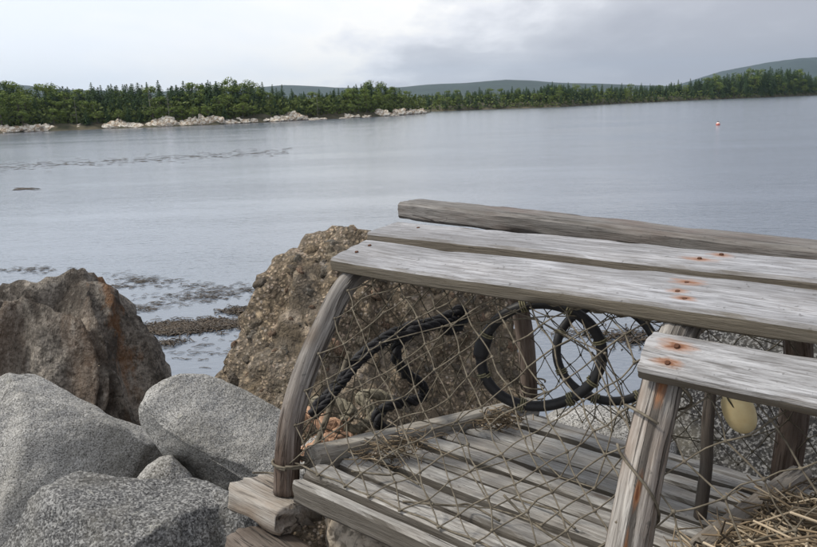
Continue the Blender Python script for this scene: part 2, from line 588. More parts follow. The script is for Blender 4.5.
def rock(name, outline, d, thick, mat, seed=0.0, sub=6, lump=0.05, fine=0.006, box=0.75, ridge=0.0, crag=0.0, cs=6.0, cuts=()):
    O = np.array(outline, float)
    c = (O.min(0) + O.max(0)) / 2
    A = []
    # signed outline radii around the centre
    TH = np.linspace(-math.pi, math.pi, 361)
    R = []
    for th in TH:
        dx, dy = math.cos(th), -math.sin(th)
        best = 1.0
        for i in range(len(O)):
            p, q = O[i] - c, O[(i + 1) % len(O)] - c
            e = q - p
            den = dx * e[1] - dy * e[0]
            if abs(den) < 1e-9:
                continue
            t = (p[0] * e[1] - p[1] * e[0]) / den
            s = (p[0] * dy - p[1] * dx) / den
            if t > 0 and -1e-6 <= s <= 1 + 1e-6:
                best = max(best, t)
        R.append(best)
    R = np.array(R)
    Rp = np.r_[R[-7:-1], R, R[1:7]]
    R = np.convolve(Rp, np.ones(5) / 5, 'same')[6:-6]
    V, Fc = ico(sub)
    cen = at(c[0], c[1], d)
    dirv = (cen - CP) / np.linalg.norm(cen - CP)
    rx = np.cross(dirv, CU)
    rx /= np.linalg.norm(rx)
    up = np.cross(rx, dirv)
    k = d / FPX
    size = R.mean() * k
    out = np.empty_like(V)
    for i, n in enumerate(V):
        a, bb, cc = n
        s = math.hypot(a, bb)
        th = math.atan2(bb, a)
        rr = np.interp(th, TH, R) * k
        pl = s ** box
        dep = -math.copysign(abs(cc) ** 0.85, cc) * thick
        p = np.array((math.cos(th) * rr * pl, math.sin(th) * rr * pl, dep))
        q = p / size
        amt = lump * fbm(q, 1.4, seed, 3) + fine * fbm(q, 9.0, seed + 5, 3)
        if ridge:
            amt += ridge * (0.15 - abs(nz(q * np.array((1, .35, 1)), 3.2, seed + 8)) * 2 - 0.3 * abs(nz(q * np.array((1, .4, 1)), 8, seed + 2)))
        if crag:
            vd = noise.voronoi(Vector(q * cs) + Vector((seed, seed, seed)))[0]
            amt += crag * min(0.6, (vd[1] - vd[0]))
        for (cx_, cy_, cz_, ch_) in cuts:
            ex = (q[0] * cx_ + q[1] * cy_ - q[2] * cz_) - ch_ - 0.10 * nz(q, 1.3, seed + 11)
            if ex > 0:
                q = q - np.array((cx_, cy_, -cz_)) * ex * 0.94
        p = q * size
        w = 1 + amt / max(0.35, np.linalg.norm(q))
        out[i] = p * w
    M = np.stack([rx, up, dirv], 1)
    o = mk(name, out, [q[::-1] for q in Fc], mat)
    o.matrix_world = Matrix([[*M[0], cen[0]], [*M[1], cen[1]], [*M[2], cen[2]], [0, 0, 0, 1]])
    return o


gr_light = granite_mat('granite_pale', seed=1)
gr_mid = granite_mat('granite_mid', base=(0.30, 0.295, 0.285), lightc=(0.45,0.445,0.435), sc=300, dk=0.46, seed=5, stain=0.45)
gr_dark = granite_mat('granite_coarse', base=(0.125, 0.125, 0.125), lightc=(0.29, 0.29, 0.285), sc=330, dk=0.46, seed=9, stain=0.5)

gr_wet = granite_mat('granite_dark', base=(0.13, 0.13, 0.13), darkc=(0.02, 0.02, 0.021), lightc=(0.21, 0.21, 0.21), sc=150, dk=0.55, seed=13, stain=0.5)

# brown rusty boulder
m, nt, b = new_mat('brown_rock')
co = coords(nt, False)
n1 = tex(nt, coords(nt, False, scale=(1, 0.5, 1)), 9, 7, 0.65, 0.6)
n2 = tex(nt, co, 70, 5, 0.7)
n3 = tex(nt, coords(nt, False, scale=(6.5, 1.1, 6.5), loc=(2.7, 0, 0)), 1.0, 4, 0.6, 0.3)
c = mixc(nt, ramp(nt, n1, [(0.38, 0.0), (0.60, 1.0)]), (0.080, 0.066, 0.054), (0.34, 0.305, 0.262))
c = mixc(nt, ramp(nt, n2, [(0.40, 0.75), (0.56, 0.0)]), c, (0.05, 0.043, 0.036))
c = mixc(nt, ramp(nt, n2, [(0.60, 0.0), (0.70, 0.6)]), c, (0.40, 0.375, 0.34))
c = mixc(nt, ramp(nt, n3, [(0.54, 0.0), (0.68, 0.32)]), c, (0.17, 0.09, 0.045))
# the long iron stain down one rib
sp = N(nt, 'ShaderNodeSeparateXYZ')
nt.links.new(co, sp.inputs[0])
sx = math_n(nt, 'SUBTRACT', sp.outputs[0], math_n(nt, 'MULTIPLY_ADD', sp.outputs[1], -0.22, 0.235))
sn = tex(nt, coords(nt, False, scale=(30, 9, 30)), 1.0, 5, 0.7)
dd = math_n(nt, 'ADD', math_n(nt, 'ABSOLUTE', math_n(nt, 'DIVIDE', sx, 0.050)), math_n(nt, 'MULTIPLY_ADD', sn, 4.0, -1.7))
st = math_n(nt, 'MULTIPLY', ramp(nt, dd, [(0.2, 1.0), (0.9, 0.0)]), ramp(nt, sp.outputs[1], [(0.0, 0.0), (0.1, 1.0)]))
c = mixc(nt, math_n(nt, 'MULTIPLY', st, 0.6), c, (0.25, 0.115, 0.042))
nt.links.new(c, b.inputs['Base Color'])
b.inputs['Roughness'].default_value = 0.85
b.inputs['Specular IOR Level'].default_value = 0.25
p = bump(nt, b, n2, 0.7, 0.008)
n4 = tex(nt, coords(nt, False, scale=(38, 12, 38)), 1.0, 5, 0.7, 0.6)
p = bump(nt, b, n4, 0.9, 0.03, p)
bump(nt, b, n1, 0.8, 0.05, p)
brown_m = m

o = rock('boulder', [(-70, 470), (-60, 330), (-20, 300), (14, 285), (24, 283), (40, 281), (56, 277), (75, 271), (92, 277), (106, 287), (117, 300), (127, 305),
                     (140, 322), (150, 335), (160, 350), (168, 372), (172, 395), (172, 440), (165, 520), (60, 560), (-40, 540)],
         2.2, 0.34, brown_m, 4.0, 6, 0.05, 0.014, 0.62, ridge=0.17, crag=0.05, cs=3.0, cuts=[(-0.358, 0.153, 0.921, 0.45), (0.621, 0.104, 0.777, 0.55), (0.0, 0.6, 0.8, 0.7), (0.902, 0.251, 0.351, 0.78)])
tag(o, 'large brown craggy boulder with rusty orange streaks at the water edge', 'boulder')

o = rock('boulder', [(-70, 560), (-60, 420), (-20, 392), (8, 376), (22, 373), (40, 378), (60, 392), (80, 404), (104, 419), (130, 435), (152, 446), (165, 456), (172, 475), (160, 520), (140, 600), (40, 640)],
         1.42, 0.23, gr_light, 11.0, 6, 0.05, 0.010, 0.62, crag=0.02, cuts=[(.099, .099, .99, .50), (.42, .75, .51, .80), (-.64, .21, .74, .62), (.62, -.31, .72, .62)])
tag(o, 'pale speckled granite boulder with long sloping top at the left edge', 'boulder')

o = rock('boulder', [(142, 420), (141, 405), (150, 390), (165, 380), (185, 375), (205, 374), (222, 379), (240, 388), (262, 401), (285, 414), (300, 440), (300, 480), (285, 520), (250, 545), (220, 500), (190, 478), (165, 452)],
         1.3, 0.17, gr_light, 21.0, 6, 0.05, 0.008, 0.66, cuts=[(0.249, 0.549, 0.798, 0.52), (-0.503, -0.503, 0.704, 0.42)])
tag(o, 'rounded pale granite boulder in the middle, beside the bent end of the trap', 'boulder')

o = rock('boulder', [(133, 500), (138, 478), (148, 465), (160, 457), (172, 457), (184, 470), (196, 485), (200, 520), (170, 530), (140, 525)],
         1.22, 0.06, gr_mid, 31.0, 5, 0.05, 0.01, 0.7)
tag(o, 'small pointed granite stone wedged between the three pale boulders', 'stone')

o = rock('boulder', [(-20, 600), (2, 545), (22, 520), (40, 490), (62, 473), (80, 467), (98, 470), (118, 478), (140, 480), (165, 481), (195, 483), (215, 492), (232, 508), (250, 528), (268, 548), (285, 600), (200, 680), (40, 680)],
         0.98, 0.15, gr_dark, 41.0, 6, 0.05, 0.012, 0.62, crag=0.02, cuts=[(0.104, 0.777, 0.621, 0.5), (-0.621, 0.104, 0.777, 0.5), (0.527, 0.105, 0.843, 0.5)])
tag(o, 'dark coarse speckled granite boulder filling the bottom left corner', 'boulder')

# conglomerate boulder: gritty matrix with cobbles standing proud
m, nt, b = new_mat('conglomerate')
co = coords(nt, False)
vo = N(nt, 'ShaderNodeTexVoronoi', i_Scale=110.0, i_Randomness=1.0)
nt.links.new(co, vo.inputs['Vector'])
n1 = tex(nt, co, 8, 6, 0.6)
n2 = tex(nt, co, 110, 5, 0.7)
vo2 = N(nt, 'ShaderNodeTexVoronoi', i_Scale=45.0, i_Randomness=1.0)
wv = N(nt, 'ShaderNodeVectorMath', operation='MULTIPLY_ADD')
nw_ = N(nt, 'ShaderNodeTexNoise', i_Scale=30.0, i_Detail=3.0)
nt.links.new(co, nw_.inputs['Vector'])
nt.links.new(nw_.outputs['Color'], wv.inputs[0])
wv.inputs[1].default_value = (0.012, 0.012, 0.012)
nt.links.new(co, wv.inputs[2])
nt.links.new(wv.outputs[0], vo.inputs['Vector'])
nt.links.new(wv.outputs[0], vo2.inputs['Vector'])
msk = ramp(nt, tex(nt, co, 11, 3, 0.6), [(0.52, 0.0), (0.60, 1.0)])
vo3 = N(nt, 'ShaderNodeTexVoronoi', i_Scale=17.0, i_Randomness=1.0)
nt.links.new(wv.outputs[0], vo3.inputs['Vector'])
msk3 = ramp(nt, tex(nt, coords(nt, False, loc=(5, 5, 5)), 7, 3, 0.6), [(0.57, 0.0), (0.62, 1.0)])
vcol = mixc(nt, msk3, mixc(nt, msk, vo.outputs['Color'], vo2.outputs['Color']), vo3.outputs['Color'])
vdis = mixc(nt, msk3, mixc(nt, msk, vo.outputs['Distance'], vo2.outputs['Distance']), vo3.outputs['Distance'])
hs = N(nt, 'ShaderNodeSeparateColor')
nt.links.new(vcol, hs.inputs[0])
c = ramp(nt, hs.outputs[0], [(0.0, (0.18, 0.14, 0.105)), (0.35, (0.34, 0.265, 0.185)), (0.6, (0.47, 0.37, 0.255)), (0.8, (0.37, 0.325, 0.28)), (1.0, (0.52, 0.39, 0.29))])
c = mixc(nt, ramp(nt, vdis, [(0.30, 0.0), (0.55, 1.0)]), c, (0.15, 0.12, 0.085))
c = mixc(nt, ramp(nt, n2, [(0.38, 0.75), (0.52, 0.0)]), c, (0.055, 0.046, 0.036))
c = mixc(nt, ramp(nt, n1, [(0.5, 0.0), (0.7, 0.5)]), c, (0.17, 0.155, 0.135))
c = mixc(nt, ramp(nt, tex(nt, co, 26, 5, 0.7, 0.5), [(0.34, 0.8), (0.44, 0.0)]), c, (0.06, 0.05, 0.04))
nt.links.new(c, b.inputs['Base Color'])
b.inputs['Roughness'].default_value = 0.9
b.inputs['Specular IOR Level'].default_value = 0.2
hgt = math_n(nt, 'ADD', math_n(nt, 'MULTIPLY', vdis, -1.0), math_n(nt, 'MULTIPLY', n2, 0.7))
p = bump(nt, b, hgt, 0.6, 0.010)
pt = tex(nt, co, 26, 5, 0.7, 0.5)
bump(nt, b, pt, 0.8, 0.03, p)
cong_m = m
cong = rock('boulder', [(215, 430), (224, 376), (232, 360), (244, 345), (250, 320), (258, 305), (266, 280), (282, 262), (300, 250), (316, 238), (325, 232), (345, 232), (372, 231), (400, 233), (440, 240),
                        (480, 262), (505, 296), (516, 340), (522, 380), (530, 430), (520, 520), (420, 560), (300, 560), (235, 510)],
            1.95, 0.40, cong_m, 51.0, 6, 0.09, 0.05, 0.6, ridge=.09, crag=0.06, cs=5.0, cuts=[(-0.5, 0.2, 0.85, 0.66), (0.3, 0.1, 0.949, 0.5), (-0.1, 0.6, 0.79, 0.78)])
tag(cong, 'brown conglomerate boulder studded with pebbles behind the left end of the trap', 'boulder')
peb_mats = [simple_mat('pebble_' + n, c, 0.92, (0.17, 0.14, 0.10), 1.6, 0.9, 0.12) for n, c in
            (('grey', (0.28, 0.26, 0.23)), ('tan', (0.40, 0.31, 0.21)), ('pink', (0.43, 0.275, 0.195)), ('dark', (0.18, 0.155, 0.13)), ('cream', (0.46, 0.39, 0.29)))]
peb_me = []
for k in range(10):
    V, Fc = ico(2)
    sc = np.array((1.0, random.uniform(.55, .95), random.uniform(.45, .7)))
    P = np.array([n * sc * (1 + 0.55 * nz(n, 1.1, k * 7.0) + 0.30 * nz(n, 2.6, k)) for n in V])
    me = bpy.data.meshes.new('pebble')
    me.from_pydata([tuple(q) for q in P], [], Fc)
    me.polygons.foreach_set('use_smooth', [True] * len(Fc))
    me.materials.append(peb_mats[k % 5])
    peb_me.append(me)
cme = cong.data
fr = [p for p in cme.polygons if p.normal.z < -0.35 and p.center.y > -0.22]
pl = random.sample(fr, 280)
for i, p in enumerate(pl):
    o = bpy.data.objects.new('pebble', random.choice(peb_me if i >= 8 else [peb_me[1], peb_me[2], peb_me[6], peb_me[7]]))
    COL.objects.link(o)
    o.parent = cong
    s = 0.008 + 0.018 * random.random() ** 2.6
    if i < 8:
        s = random.uniform(.018, .027)
    q = p.normal.to_track_quat('Z', 'Y').to_matrix().to_4x4() @ Matrix.Rotation(random.uniform(0, 6.3), 4, 'Z') @ Matrix.Rotation(random.uniform(-.5, .5), 4, 'X')
    o.matrix_local = Matrix.Translation(p.center - p.normal * s * (0.40 if i < 8 else 0.30)) @ q @ Matrix.Scale(s, 4)

# rocks on the right, seen through the netting
o = rock('boulder', [(648, 480), (655, 400), (672, 345), (700, 318), (740, 308), (790, 310), (850, 325), (900, 370), (930, 450), (900, 540), (800, 580), (700, 560)],
         1.75, 0.26, gr_wet, 61.0, 6, 0.05, 0.012, 0.62, crag=0.02)
tag(o, 'dark speckled granite boulder behind the right half of the trap', 'boulder')
o = rock('boulder', [(528, 470), (538, 428), (556, 412), (585, 406), (620, 410), (650, 420), (672, 440), (676, 490), (640, 530), (560, 530)],
         1.72, 0.14, gr_mid, 71.0, 5, 0.05, 0.01, 0.66)
tag(o, 'low pale granite stone just behind the trap, seen beneath the black rings', 'stone')
conc_m = granite_mat('rough_aggregate', base=(0.38, 0.325, 0.26), darkc=(0.14, 0.115, 0.09), lightc=(0.52, 0.45, 0.37), sc=95, dk=0.47, seed=3, stain=0.4)
o = rock('stone', [(326, 540), (328, 512), (338, 503), (360, 504), (395, 512), (430, 522), (470, 540), (480, 600), (430, 650), (350, 640)],
         0.90, 0.055, conc_m, 81.0, 5, 0.06, 0.05, 0.6, crag=0.08, cs=5)
tag(o, 'rough tan gritty stone directly under the near edge of the trap floor', 'stone')
o = rock('stone', [(296, 470), (300, 448), (312, 438), (330, 436), (352, 440), (375, 452), (392, 470), (380, 510), (330, 520)],
         1.16, 0.055, gr_mid, 91.0, 5, 0.05, 0.02, 0.66)
tag(o, 'small grey stone under the orange rope by the left end of the trap', 'stone')
o = rock('stone', [(190, 560), (196, 500), (215, 490), (240, 498), (262, 520), (290, 545), (300, 600), (240, 620)],
         1.06, 0.06, gr_dark, 95.0, 5, 0.06, 0.03, 0.66)
tag(o, 'dark stone in the gap left of the wooden block', 'stone')

# ------------------------------------------------------------------ lobster trap
TW = 0.56                    # width, near side to water side
TL = 0.4326                  # from one bow to the next
TH_, TN = 0.305, 2.3        # bow height and roundness
a_, b_, c_ = -0.7302008669453535, -0.011034937597016988, -0.1977933557571664
TM = (Matrix.Rotation(a_, 4, 'Z') @ Matrix.Rotation(b_, 4, 'Y') @ Matrix.Rotation(c_, 4, 'X'))
TM.translation = Vector((-0.15951825694266364, 0.8365293995975901, CAMZ - 0.4515432220312099))
TMI = TM.inverted()
trap = empty('lobster_trap')
trap.matrix_world = TM
tag(trap, 'old half-round wooden lobster trap with grey slats and torn twine netting on the rocks', 'lobster trap')


def loc(p):
    return np.array(TMI @ Vector(p))


def on_plane(x, y, axis, val):
    """point of the trap's own plane (axis = 0 end, 1 side, 2 level) under a line of sight, in trap coordinates"""
    o = loc(CP)
    d = loc(CP + ray(x, y)) - o
    return o + d * ((val - o[axis]) / d[axis])


_prof = spline([(0, 0), (-.001, .055), (.009, .104), (.030, .160), (.052, .203), (.068, .234), (.088, .257), (.13, .271), (.21, .282), (.29, .294), (.37, .293), (.43, .272), (.48, .232), (.52, .175), (.545, .110), (.558, .05), (.564, .0)], 200)
_pl = np.r_[0, np.cumsum(np.linalg.norm(np.diff(_prof, axis=0), axis=1))]
_pl /= _pl[-1]


def arch(t):
    q = t / math.pi
    return np.array((np.interp(q, _pl, _prof[:, 0]), np.interp(q, _pl, _prof[:, 1])))


def arch_v(z, far=False):
    h = _prof[:90] if not far else _prof[110:][::-1]
    return float(np.interp(z, h[:, 1], h[:, 0]))


wood_top = wood_mat('wood_silver', light=(0.60, 0.60, 0.61), mid=(0.40, 0.395, 0.395), warm_amt=0.12, crack=0.33)
wood_floor = wood_mat('wood_floor', light=(0.50, 0.495, 0.48), mid=(0.25, 0.242, 0.23), warm=(0.26, 0.20, 0.135), warm_amt=0.25, crack=0.37, edge=(0.075, 0.063, 0.048))  # edges stained, and darkened further to put shade in the gaps
wood_bar = wood_mat('wood_bar', light=(0.44, 0.42, 0.38), mid=(0.25, 0.23, 0.20), warm_amt=0.3, crack=0.38)
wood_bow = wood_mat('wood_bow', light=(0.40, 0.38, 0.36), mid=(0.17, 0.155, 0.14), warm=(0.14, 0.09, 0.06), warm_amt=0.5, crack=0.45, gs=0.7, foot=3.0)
wood_dark = wood_mat('wood_dark', light=(0.12, 0.105, 0.09), mid=(0.06, 0.05, 0.042), warm=(0.09, 0.06, 0.04), warm_amt=0.5, crack=0.42, gs=0.6)
wood_old = wood_mat('wood_old', light=(0.36, 0.33, 0.29), mid=(0.20, 0.175, 0.145), warm=(0.13, 0.095, 0.06), warm_amt=0.6, crack=0.40, gs=0.6)
nail_m = simple_mat('rusty_iron', (0.13, 0.05, 0.02), 0.8, (0.04, 0.018, 0.012), 900, 0.5, 0.001)

NAIL = bpy.data.meshes.new('nail')
_nv, _nf = [], []
for k in range(8):
    an = k * math.pi / 4
    _nv.append((0.0026 * math.cos(an), 0.0026 * math.sin(an), 0.0))
for k in range(8):
    an = k * math.pi / 4
    _nv.append((0.0022 * math.cos(an), 0.0022 * math.sin(an), 0.0012))
_nf = [(k, (k + 1) % 8, 8 + (k + 1) % 8, 8 + k) for k in range(8)] + [tuple(range(8, 16))]
NAIL.from_pydata(_nv, [], _nf)
NAIL.materials.append(nail_m)


def nail(parent, x, y, z):
    o = bpy.data.objects.new('nail', NAIL)
    COL.objects.link(o)
    o.parent = parent
    o.location = (x, y, z)
    return o


def bow(u, mats, seed, name='bow', lean=0.0, r0=0.0155):
    """bent sapling: near leg, crown and far leg in one piece"""
    T = np.linspace(0, math.pi, 70)
    P = [np.array((u + 0.006 * math.sin(3 * t + seed), *arch(t))) for t in T]
    P[0][2] -= 0.012
    P[-1][2] -= 0.012
    P = np.array(P)
    P = spline(P[::3], 110)
    def rf(s, an):
        return 1 + 0.10 * nz((s * 6, math.cos(an), math.sin(an)), 1.0, seed) + 0.07 * nz((s * 3, 3 * math.cos(an), 3 * math.sin(an)), 1.6, seed + 3) + \
            0.06 * nz((s * 9, 7 * math.cos(an), 7 * math.sin(an)), 1.2, seed + 6) - 0.09 * max(0, 0.30 - abs(nz((s * 4, 2.6 * math.cos(an), 2.6 * math.sin(an)), 1.0, seed + 14))) / 0.30
    v, f, t = tube(P, [r0 * (1.06 - 0.16 * abs(math.sin(q))) for q in np.linspace(0, math.pi, 110)], 44, rfun=rf, seed=seed)
    return mk(name, v, f, mats, trap, True, t)


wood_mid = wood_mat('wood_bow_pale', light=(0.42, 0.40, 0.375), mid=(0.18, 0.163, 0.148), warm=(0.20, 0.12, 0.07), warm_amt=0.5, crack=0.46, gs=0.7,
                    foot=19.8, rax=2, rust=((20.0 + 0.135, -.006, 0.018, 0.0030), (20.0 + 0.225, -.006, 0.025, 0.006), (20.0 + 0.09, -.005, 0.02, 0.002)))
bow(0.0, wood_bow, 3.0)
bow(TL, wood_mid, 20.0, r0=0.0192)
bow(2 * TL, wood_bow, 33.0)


def slat(name, u0, u1, front, back, thick, mat, seed, nails=(), pitch=0.0, **kw):
    """front/back: (v, w) of the two long edges of the upper face"""
    (v0, w0), (v1, w1) = front, back
    wd = math.hypot(v1 - v0, w1 - w0)
    an = math.atan2(w1 - w0, v1 - v0)
    v, f, t = board_mesh(u1 - u0, wd, thick, seed, **kw)
    o = mk(name, v, f, mat, trap, False, t)
    cy, cz = (v0 + v1) / 2, (w0 + w1) / 2
    o.matrix_local = Matrix.Translation((u0, cy + math.sin(an) * thick / 2, cz - math.cos(an) * thick / 2)) @ Matrix.Rotation(an, 4, 'X') @ Matrix.Rotation(pitch, 4, 'Y')
    for (nx, ny) in nails:
        nail(o, nx - u0, ny, thick / 2 + 0.0005)
    return o


def rustspots(seed, u0, lst):
    return tuple((x - u0 + seed * 1.37, y + seed * 0.71, lx, ly) for (x, y, lx, ly) in lst)


E0, E1 = -0.065, 2 * TL + 0.06
# three boards over the top and one low on the near shoulder
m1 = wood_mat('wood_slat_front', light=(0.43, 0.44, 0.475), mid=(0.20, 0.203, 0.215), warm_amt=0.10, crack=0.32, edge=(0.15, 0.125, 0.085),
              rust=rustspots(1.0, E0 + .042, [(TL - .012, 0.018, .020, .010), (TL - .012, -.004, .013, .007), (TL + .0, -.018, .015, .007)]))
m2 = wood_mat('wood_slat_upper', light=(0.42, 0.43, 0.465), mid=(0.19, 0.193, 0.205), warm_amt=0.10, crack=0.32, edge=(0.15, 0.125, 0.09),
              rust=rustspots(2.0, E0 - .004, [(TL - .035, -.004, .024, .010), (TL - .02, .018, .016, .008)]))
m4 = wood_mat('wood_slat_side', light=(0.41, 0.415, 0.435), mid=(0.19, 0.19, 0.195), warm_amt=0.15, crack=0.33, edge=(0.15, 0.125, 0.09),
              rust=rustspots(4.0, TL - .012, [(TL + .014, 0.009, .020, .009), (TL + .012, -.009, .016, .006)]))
m3 = wood_mat('wood_slat_crown', light=(0.26, 0.25, 0.24), mid=(0.10, 0.093, 0.086), warm=(0.12, 0.075, 0.06), warm_amt=0.6, crack=0.40)
slat('top_slat', E0 + .042, E1, (.062, .279), (.132, .307), 0.0195, m1, 1.0, [(TL - .012, .018), (TL - .012, -.004), (TL, -.018), (0.0, .015), (0.0, -.01)], nx=110)
slat('top_slat', E0 - .004, E1, (.175, .314), (.242, .334), 0.021, m2, 2.0, [(TL - .035, -.004), (TL - .02, .018), (-.01, .01)], nx=110)
slat('top_slat', E0 - .035, E1, (.268, .362), (.330, .373), 0.027, m3, 3.0, (), nx=110, rough=0.9, chip=2.0, pitch=0.029)
slat('side_slat', TL - .012, E1, (.018, .224), (.046, .259), 0.018, m4, 4.0, [(TL + .014, .009), (TL + .012, -.009)], nx=90)
slat('top_slat', E0, E1, (.41, .318), (.465, .292), 0.018, wood_top, 5.0, (), nx=60)

# floor slats, sills under them, bars across them
NS = 10
for k in range(NS):
    v0 = -0.006 + k * 0.0525
    sd = 7.0 + k * 1.9
    slat('floor_slat', .036 + random.uniform(-.003, .004), E1, (v0, .030 + random.uniform(-.0015, .0015)), (v0 + 0.0365 + random.uniform(-.003, .003), .030), 0.021, wood_floor, sd, (), nx=80, rough=1.3, chip=1.6)
slat('edge_rail', .042, E1, (-.0275, .021), (-.0095, .022), 0.026, wood_floor, 40.0, (), nx=80, rough=1.4)
for k, u in enumerate((0.0, TL, 2 * TL)):
    v, f, t = board_mesh(TW - .02, .036, .022, 60.0 + k, nx=40)
    o = mk('sill', v, f, wood_old, trap, True, t)
    o.matrix_local = Matrix.Translation((u + .025, .02, .0015)) @ Matrix.Rotation(math.pi / 2, 4, 'Z')
    v, f, t = board_mesh(TW - .045, .030, .034, 70.0 + k, nx=50, rough=0.8, chip=1.6, warp=.002)
    o = mk('end_bar', v, f, wood_old if k else wood_bar, trap, False, t)
    o.matrix_local = Matrix.Translation((u + .018, .022, .0285)) @ Matrix.Rotation(math.pi / 2, 4, 'Z')

# ------------------------------------------------------------------ netting
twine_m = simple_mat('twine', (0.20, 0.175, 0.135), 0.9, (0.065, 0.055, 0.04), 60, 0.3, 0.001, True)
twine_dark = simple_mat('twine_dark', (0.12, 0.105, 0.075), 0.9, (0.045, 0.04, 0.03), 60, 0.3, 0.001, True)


def net(name, fn, nu, nv, mat, rad=0.00082, jit=0.12, seed=1, skip=0.0, knot=0.0022, hexa=0.16):
    """diamond mesh: nodes on a staggered grid over fn(a, b) with a, b in 0..1; twine between nodes, a knot on each"""
    r = random.Random(seed)
    nodes = {}
    for j in range(nv + 1):
        for i in range(nu + 1):
            if (i + j) % 2:
                continue
            ja = jit * r.uniform(-1, 1) if 0 < i < nu else 0
            jb = jit * r.uniform(-1, 1) if 0 < j < nv else 0
            nodes[i, j] = np.asarray(fn((i + ja) / nu, (j + jb) / nv))
    m = MB()
    for (i, j), p in nodes.items():
        for di in (-1, 1):
            q = nodes.get((i + di, j + 1))
            if q is None or r.random() < skip:
                continue
            mid = (p + q) / 2 + np.array([r.uniform(-1, 1) for _ in range(3)]) * np.linalg.norm(q - p) * 0.085
            P = spline([p, mid, q], 5)
            v, f, t = tube(P, rad * r.uniform(.85, 1.15), 5, cap=False, seed=r.random() * 9)
            m.add(v, f, t)
        if knot:
            V, Fc = ico(1)
            m.add([p + n * knot * (0.75 + .5 * r.random()) for n in V], Fc)
    return m.obj(name, mat, trap)


T1 = 1.02


def near_side(a, b):
    t = 0.10 + (T1 - 0.10) * b
    v, w = arch(t)
    sag = 0.045 * math.sin(math.pi * a) * math.sin(math.pi * min(1, b * 1.05))
    return (0.012 + a * (TL - .02), v + sag * 0.6 - 0.006, w - sag * 0.30)


def near_side2(a, b):
    t = 0.12 + (0.80 - 0.12) * b
    v, w = arch(t)
    sag = 0.05 * math.sin(math.pi * a) * math.sin(math.pi * b)
    return (TL + 0.012 + a * (TL - .02), v + sag * 0.6, w - sag * 0.4)


def far_side(a, b):
    t = math.pi - (0.10 + 1.3 * b)
    v, w = arch(t)
    sag = 0.03 * math.sin(math.pi * a) * math.sin(math.pi * b)
    return (0.01 + a * (2 * TL - .02), v - sag, w - 0.01)


def end_net(a, b):
    t = 0.12 + (math.pi - 0.24) * a
    v, w = arch(t)
    c = np.array((TW / 2, 0.05))
    e = np.array((0.03 + (TW - .06) * a, 0.035))
    p = e + (np.array((v, w)) - e) * b
    return (-0.004 - 0.02 * math.sin(math.pi * a) * math.sin(math.pi * b), p[0], p[1])


net('netting', near_side, 18, 12, twine_m, seed=2, skip=0.02, jit=.20)
net('netting', near_side2, 16, 8, twine_m, seed=3, skip=0.05, jit=.25)
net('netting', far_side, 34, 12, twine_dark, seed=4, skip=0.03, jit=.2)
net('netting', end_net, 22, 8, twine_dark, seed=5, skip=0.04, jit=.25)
# head line along the front slat that the side netting is laced to
v, f, t = tube([np.array(near_side(a, 1)) + (0, -.002, -.004 - .004 * math.sin(a * 50) ** 2) for a in np.linspace(0, 1, 60)], 0.0018, 6)
mk('head_line', v, f, twine_m, trap, True, t)
v, f, t = tube([np.array(near_side(a, 0)) + (0, .004, .001 * math.sin(a * 40)) for a in np.linspace(0, 1, 60)], 0.0012, 6)
mk('foot_line', v, f, twine_m, trap, True, t)

# ------------------------------------------------------------------ entrance rings with funnels
ring_m = simple_mat('black_plastic', (0.018, 0.018, 0.020), 0.55, (0.010, 0.010, 0.011), 80, 0.25, 0.002, True, 0.4)
lash_m = simple_mat('lashing', (0.26, 0.24, 0.15), 0.9, (0.11, 0.10, 0.06), 400, 0.4, 0.001, True)


def ring(px, py, rxp, ryp, d, tilt, seed, joint, rad):
    c = np.array(at(px, py, d))
    k = d / FPX
    ax, ay, az = CR, CU, -CF
    pts = []
    n = 72
    for i in range(n):
        an = 2 * math.pi * i / n
        w = 1 + 0.02 * math.sin(2 * an + seed) + 0.012 * math.sin(3 * an + seed * 2)
        q = ax * math.cos(an) * rxp * k * w + ay * math.sin(an) * ryp * k * w + az * math.sin(an + tilt) * 0.02
        pts.append(loc(c + q))
    rr = rad
    v, f, t = tube(pts, rr, 12, closed=True, rfun=lambda s, an: 1 + 0.06 * nz((s * 20, math.cos(an), math.sin(an)), 1, seed))
    o = mk('entrance_ring', v, f, ring_m, trap, True, t)
    i0 = joint
    seg = [pts[(i0 + j) % n] for j in range(-3, 4)]
    v, f, t = tube(spline(seg, 20), [rr * (1.45 if 2 < j < 17 else 1.1) for j in range(20)], 12)
    mk('sleeve', v, f, ring_m, o, True, t)
    # lashings of twine round the ring
    for i in (int(n * q) for q in (.05, .17, .30, .44, .56, .70, .84, .93)):
        p = pts[i]
        T = pts[(i + 1) % n] - pts[i - 1]
        T /= np.linalg.norm(T)
        nn = np.cross(T, (0.2, 0.4, 1))
        nn /= np.linalg.norm(nn)
        bb = np.cross(T, nn)
        turns = random.choice((2, 3))
        hp = [p + (nn * math.cos(q) + bb * math.sin(q)) * (rr + .0012) + T * (q / 6.28 * .0028) for q in np.linspace(0, 6.28 * turns, 14 * turns)]
        v, f, t = tube(hp, 0.0011, 5)
        mk('lashing', v, f, lash_m, o, True, t)
    return np.array(pts), o


R1, r1o = ring(540, 356, 57.5, 53.5, 0.93, 0.8, 1.0, 34, .0069)
R2, r2o = ring(607, 353, 47, 48, 1.06, 2.2, 2.0, 18, .0064)


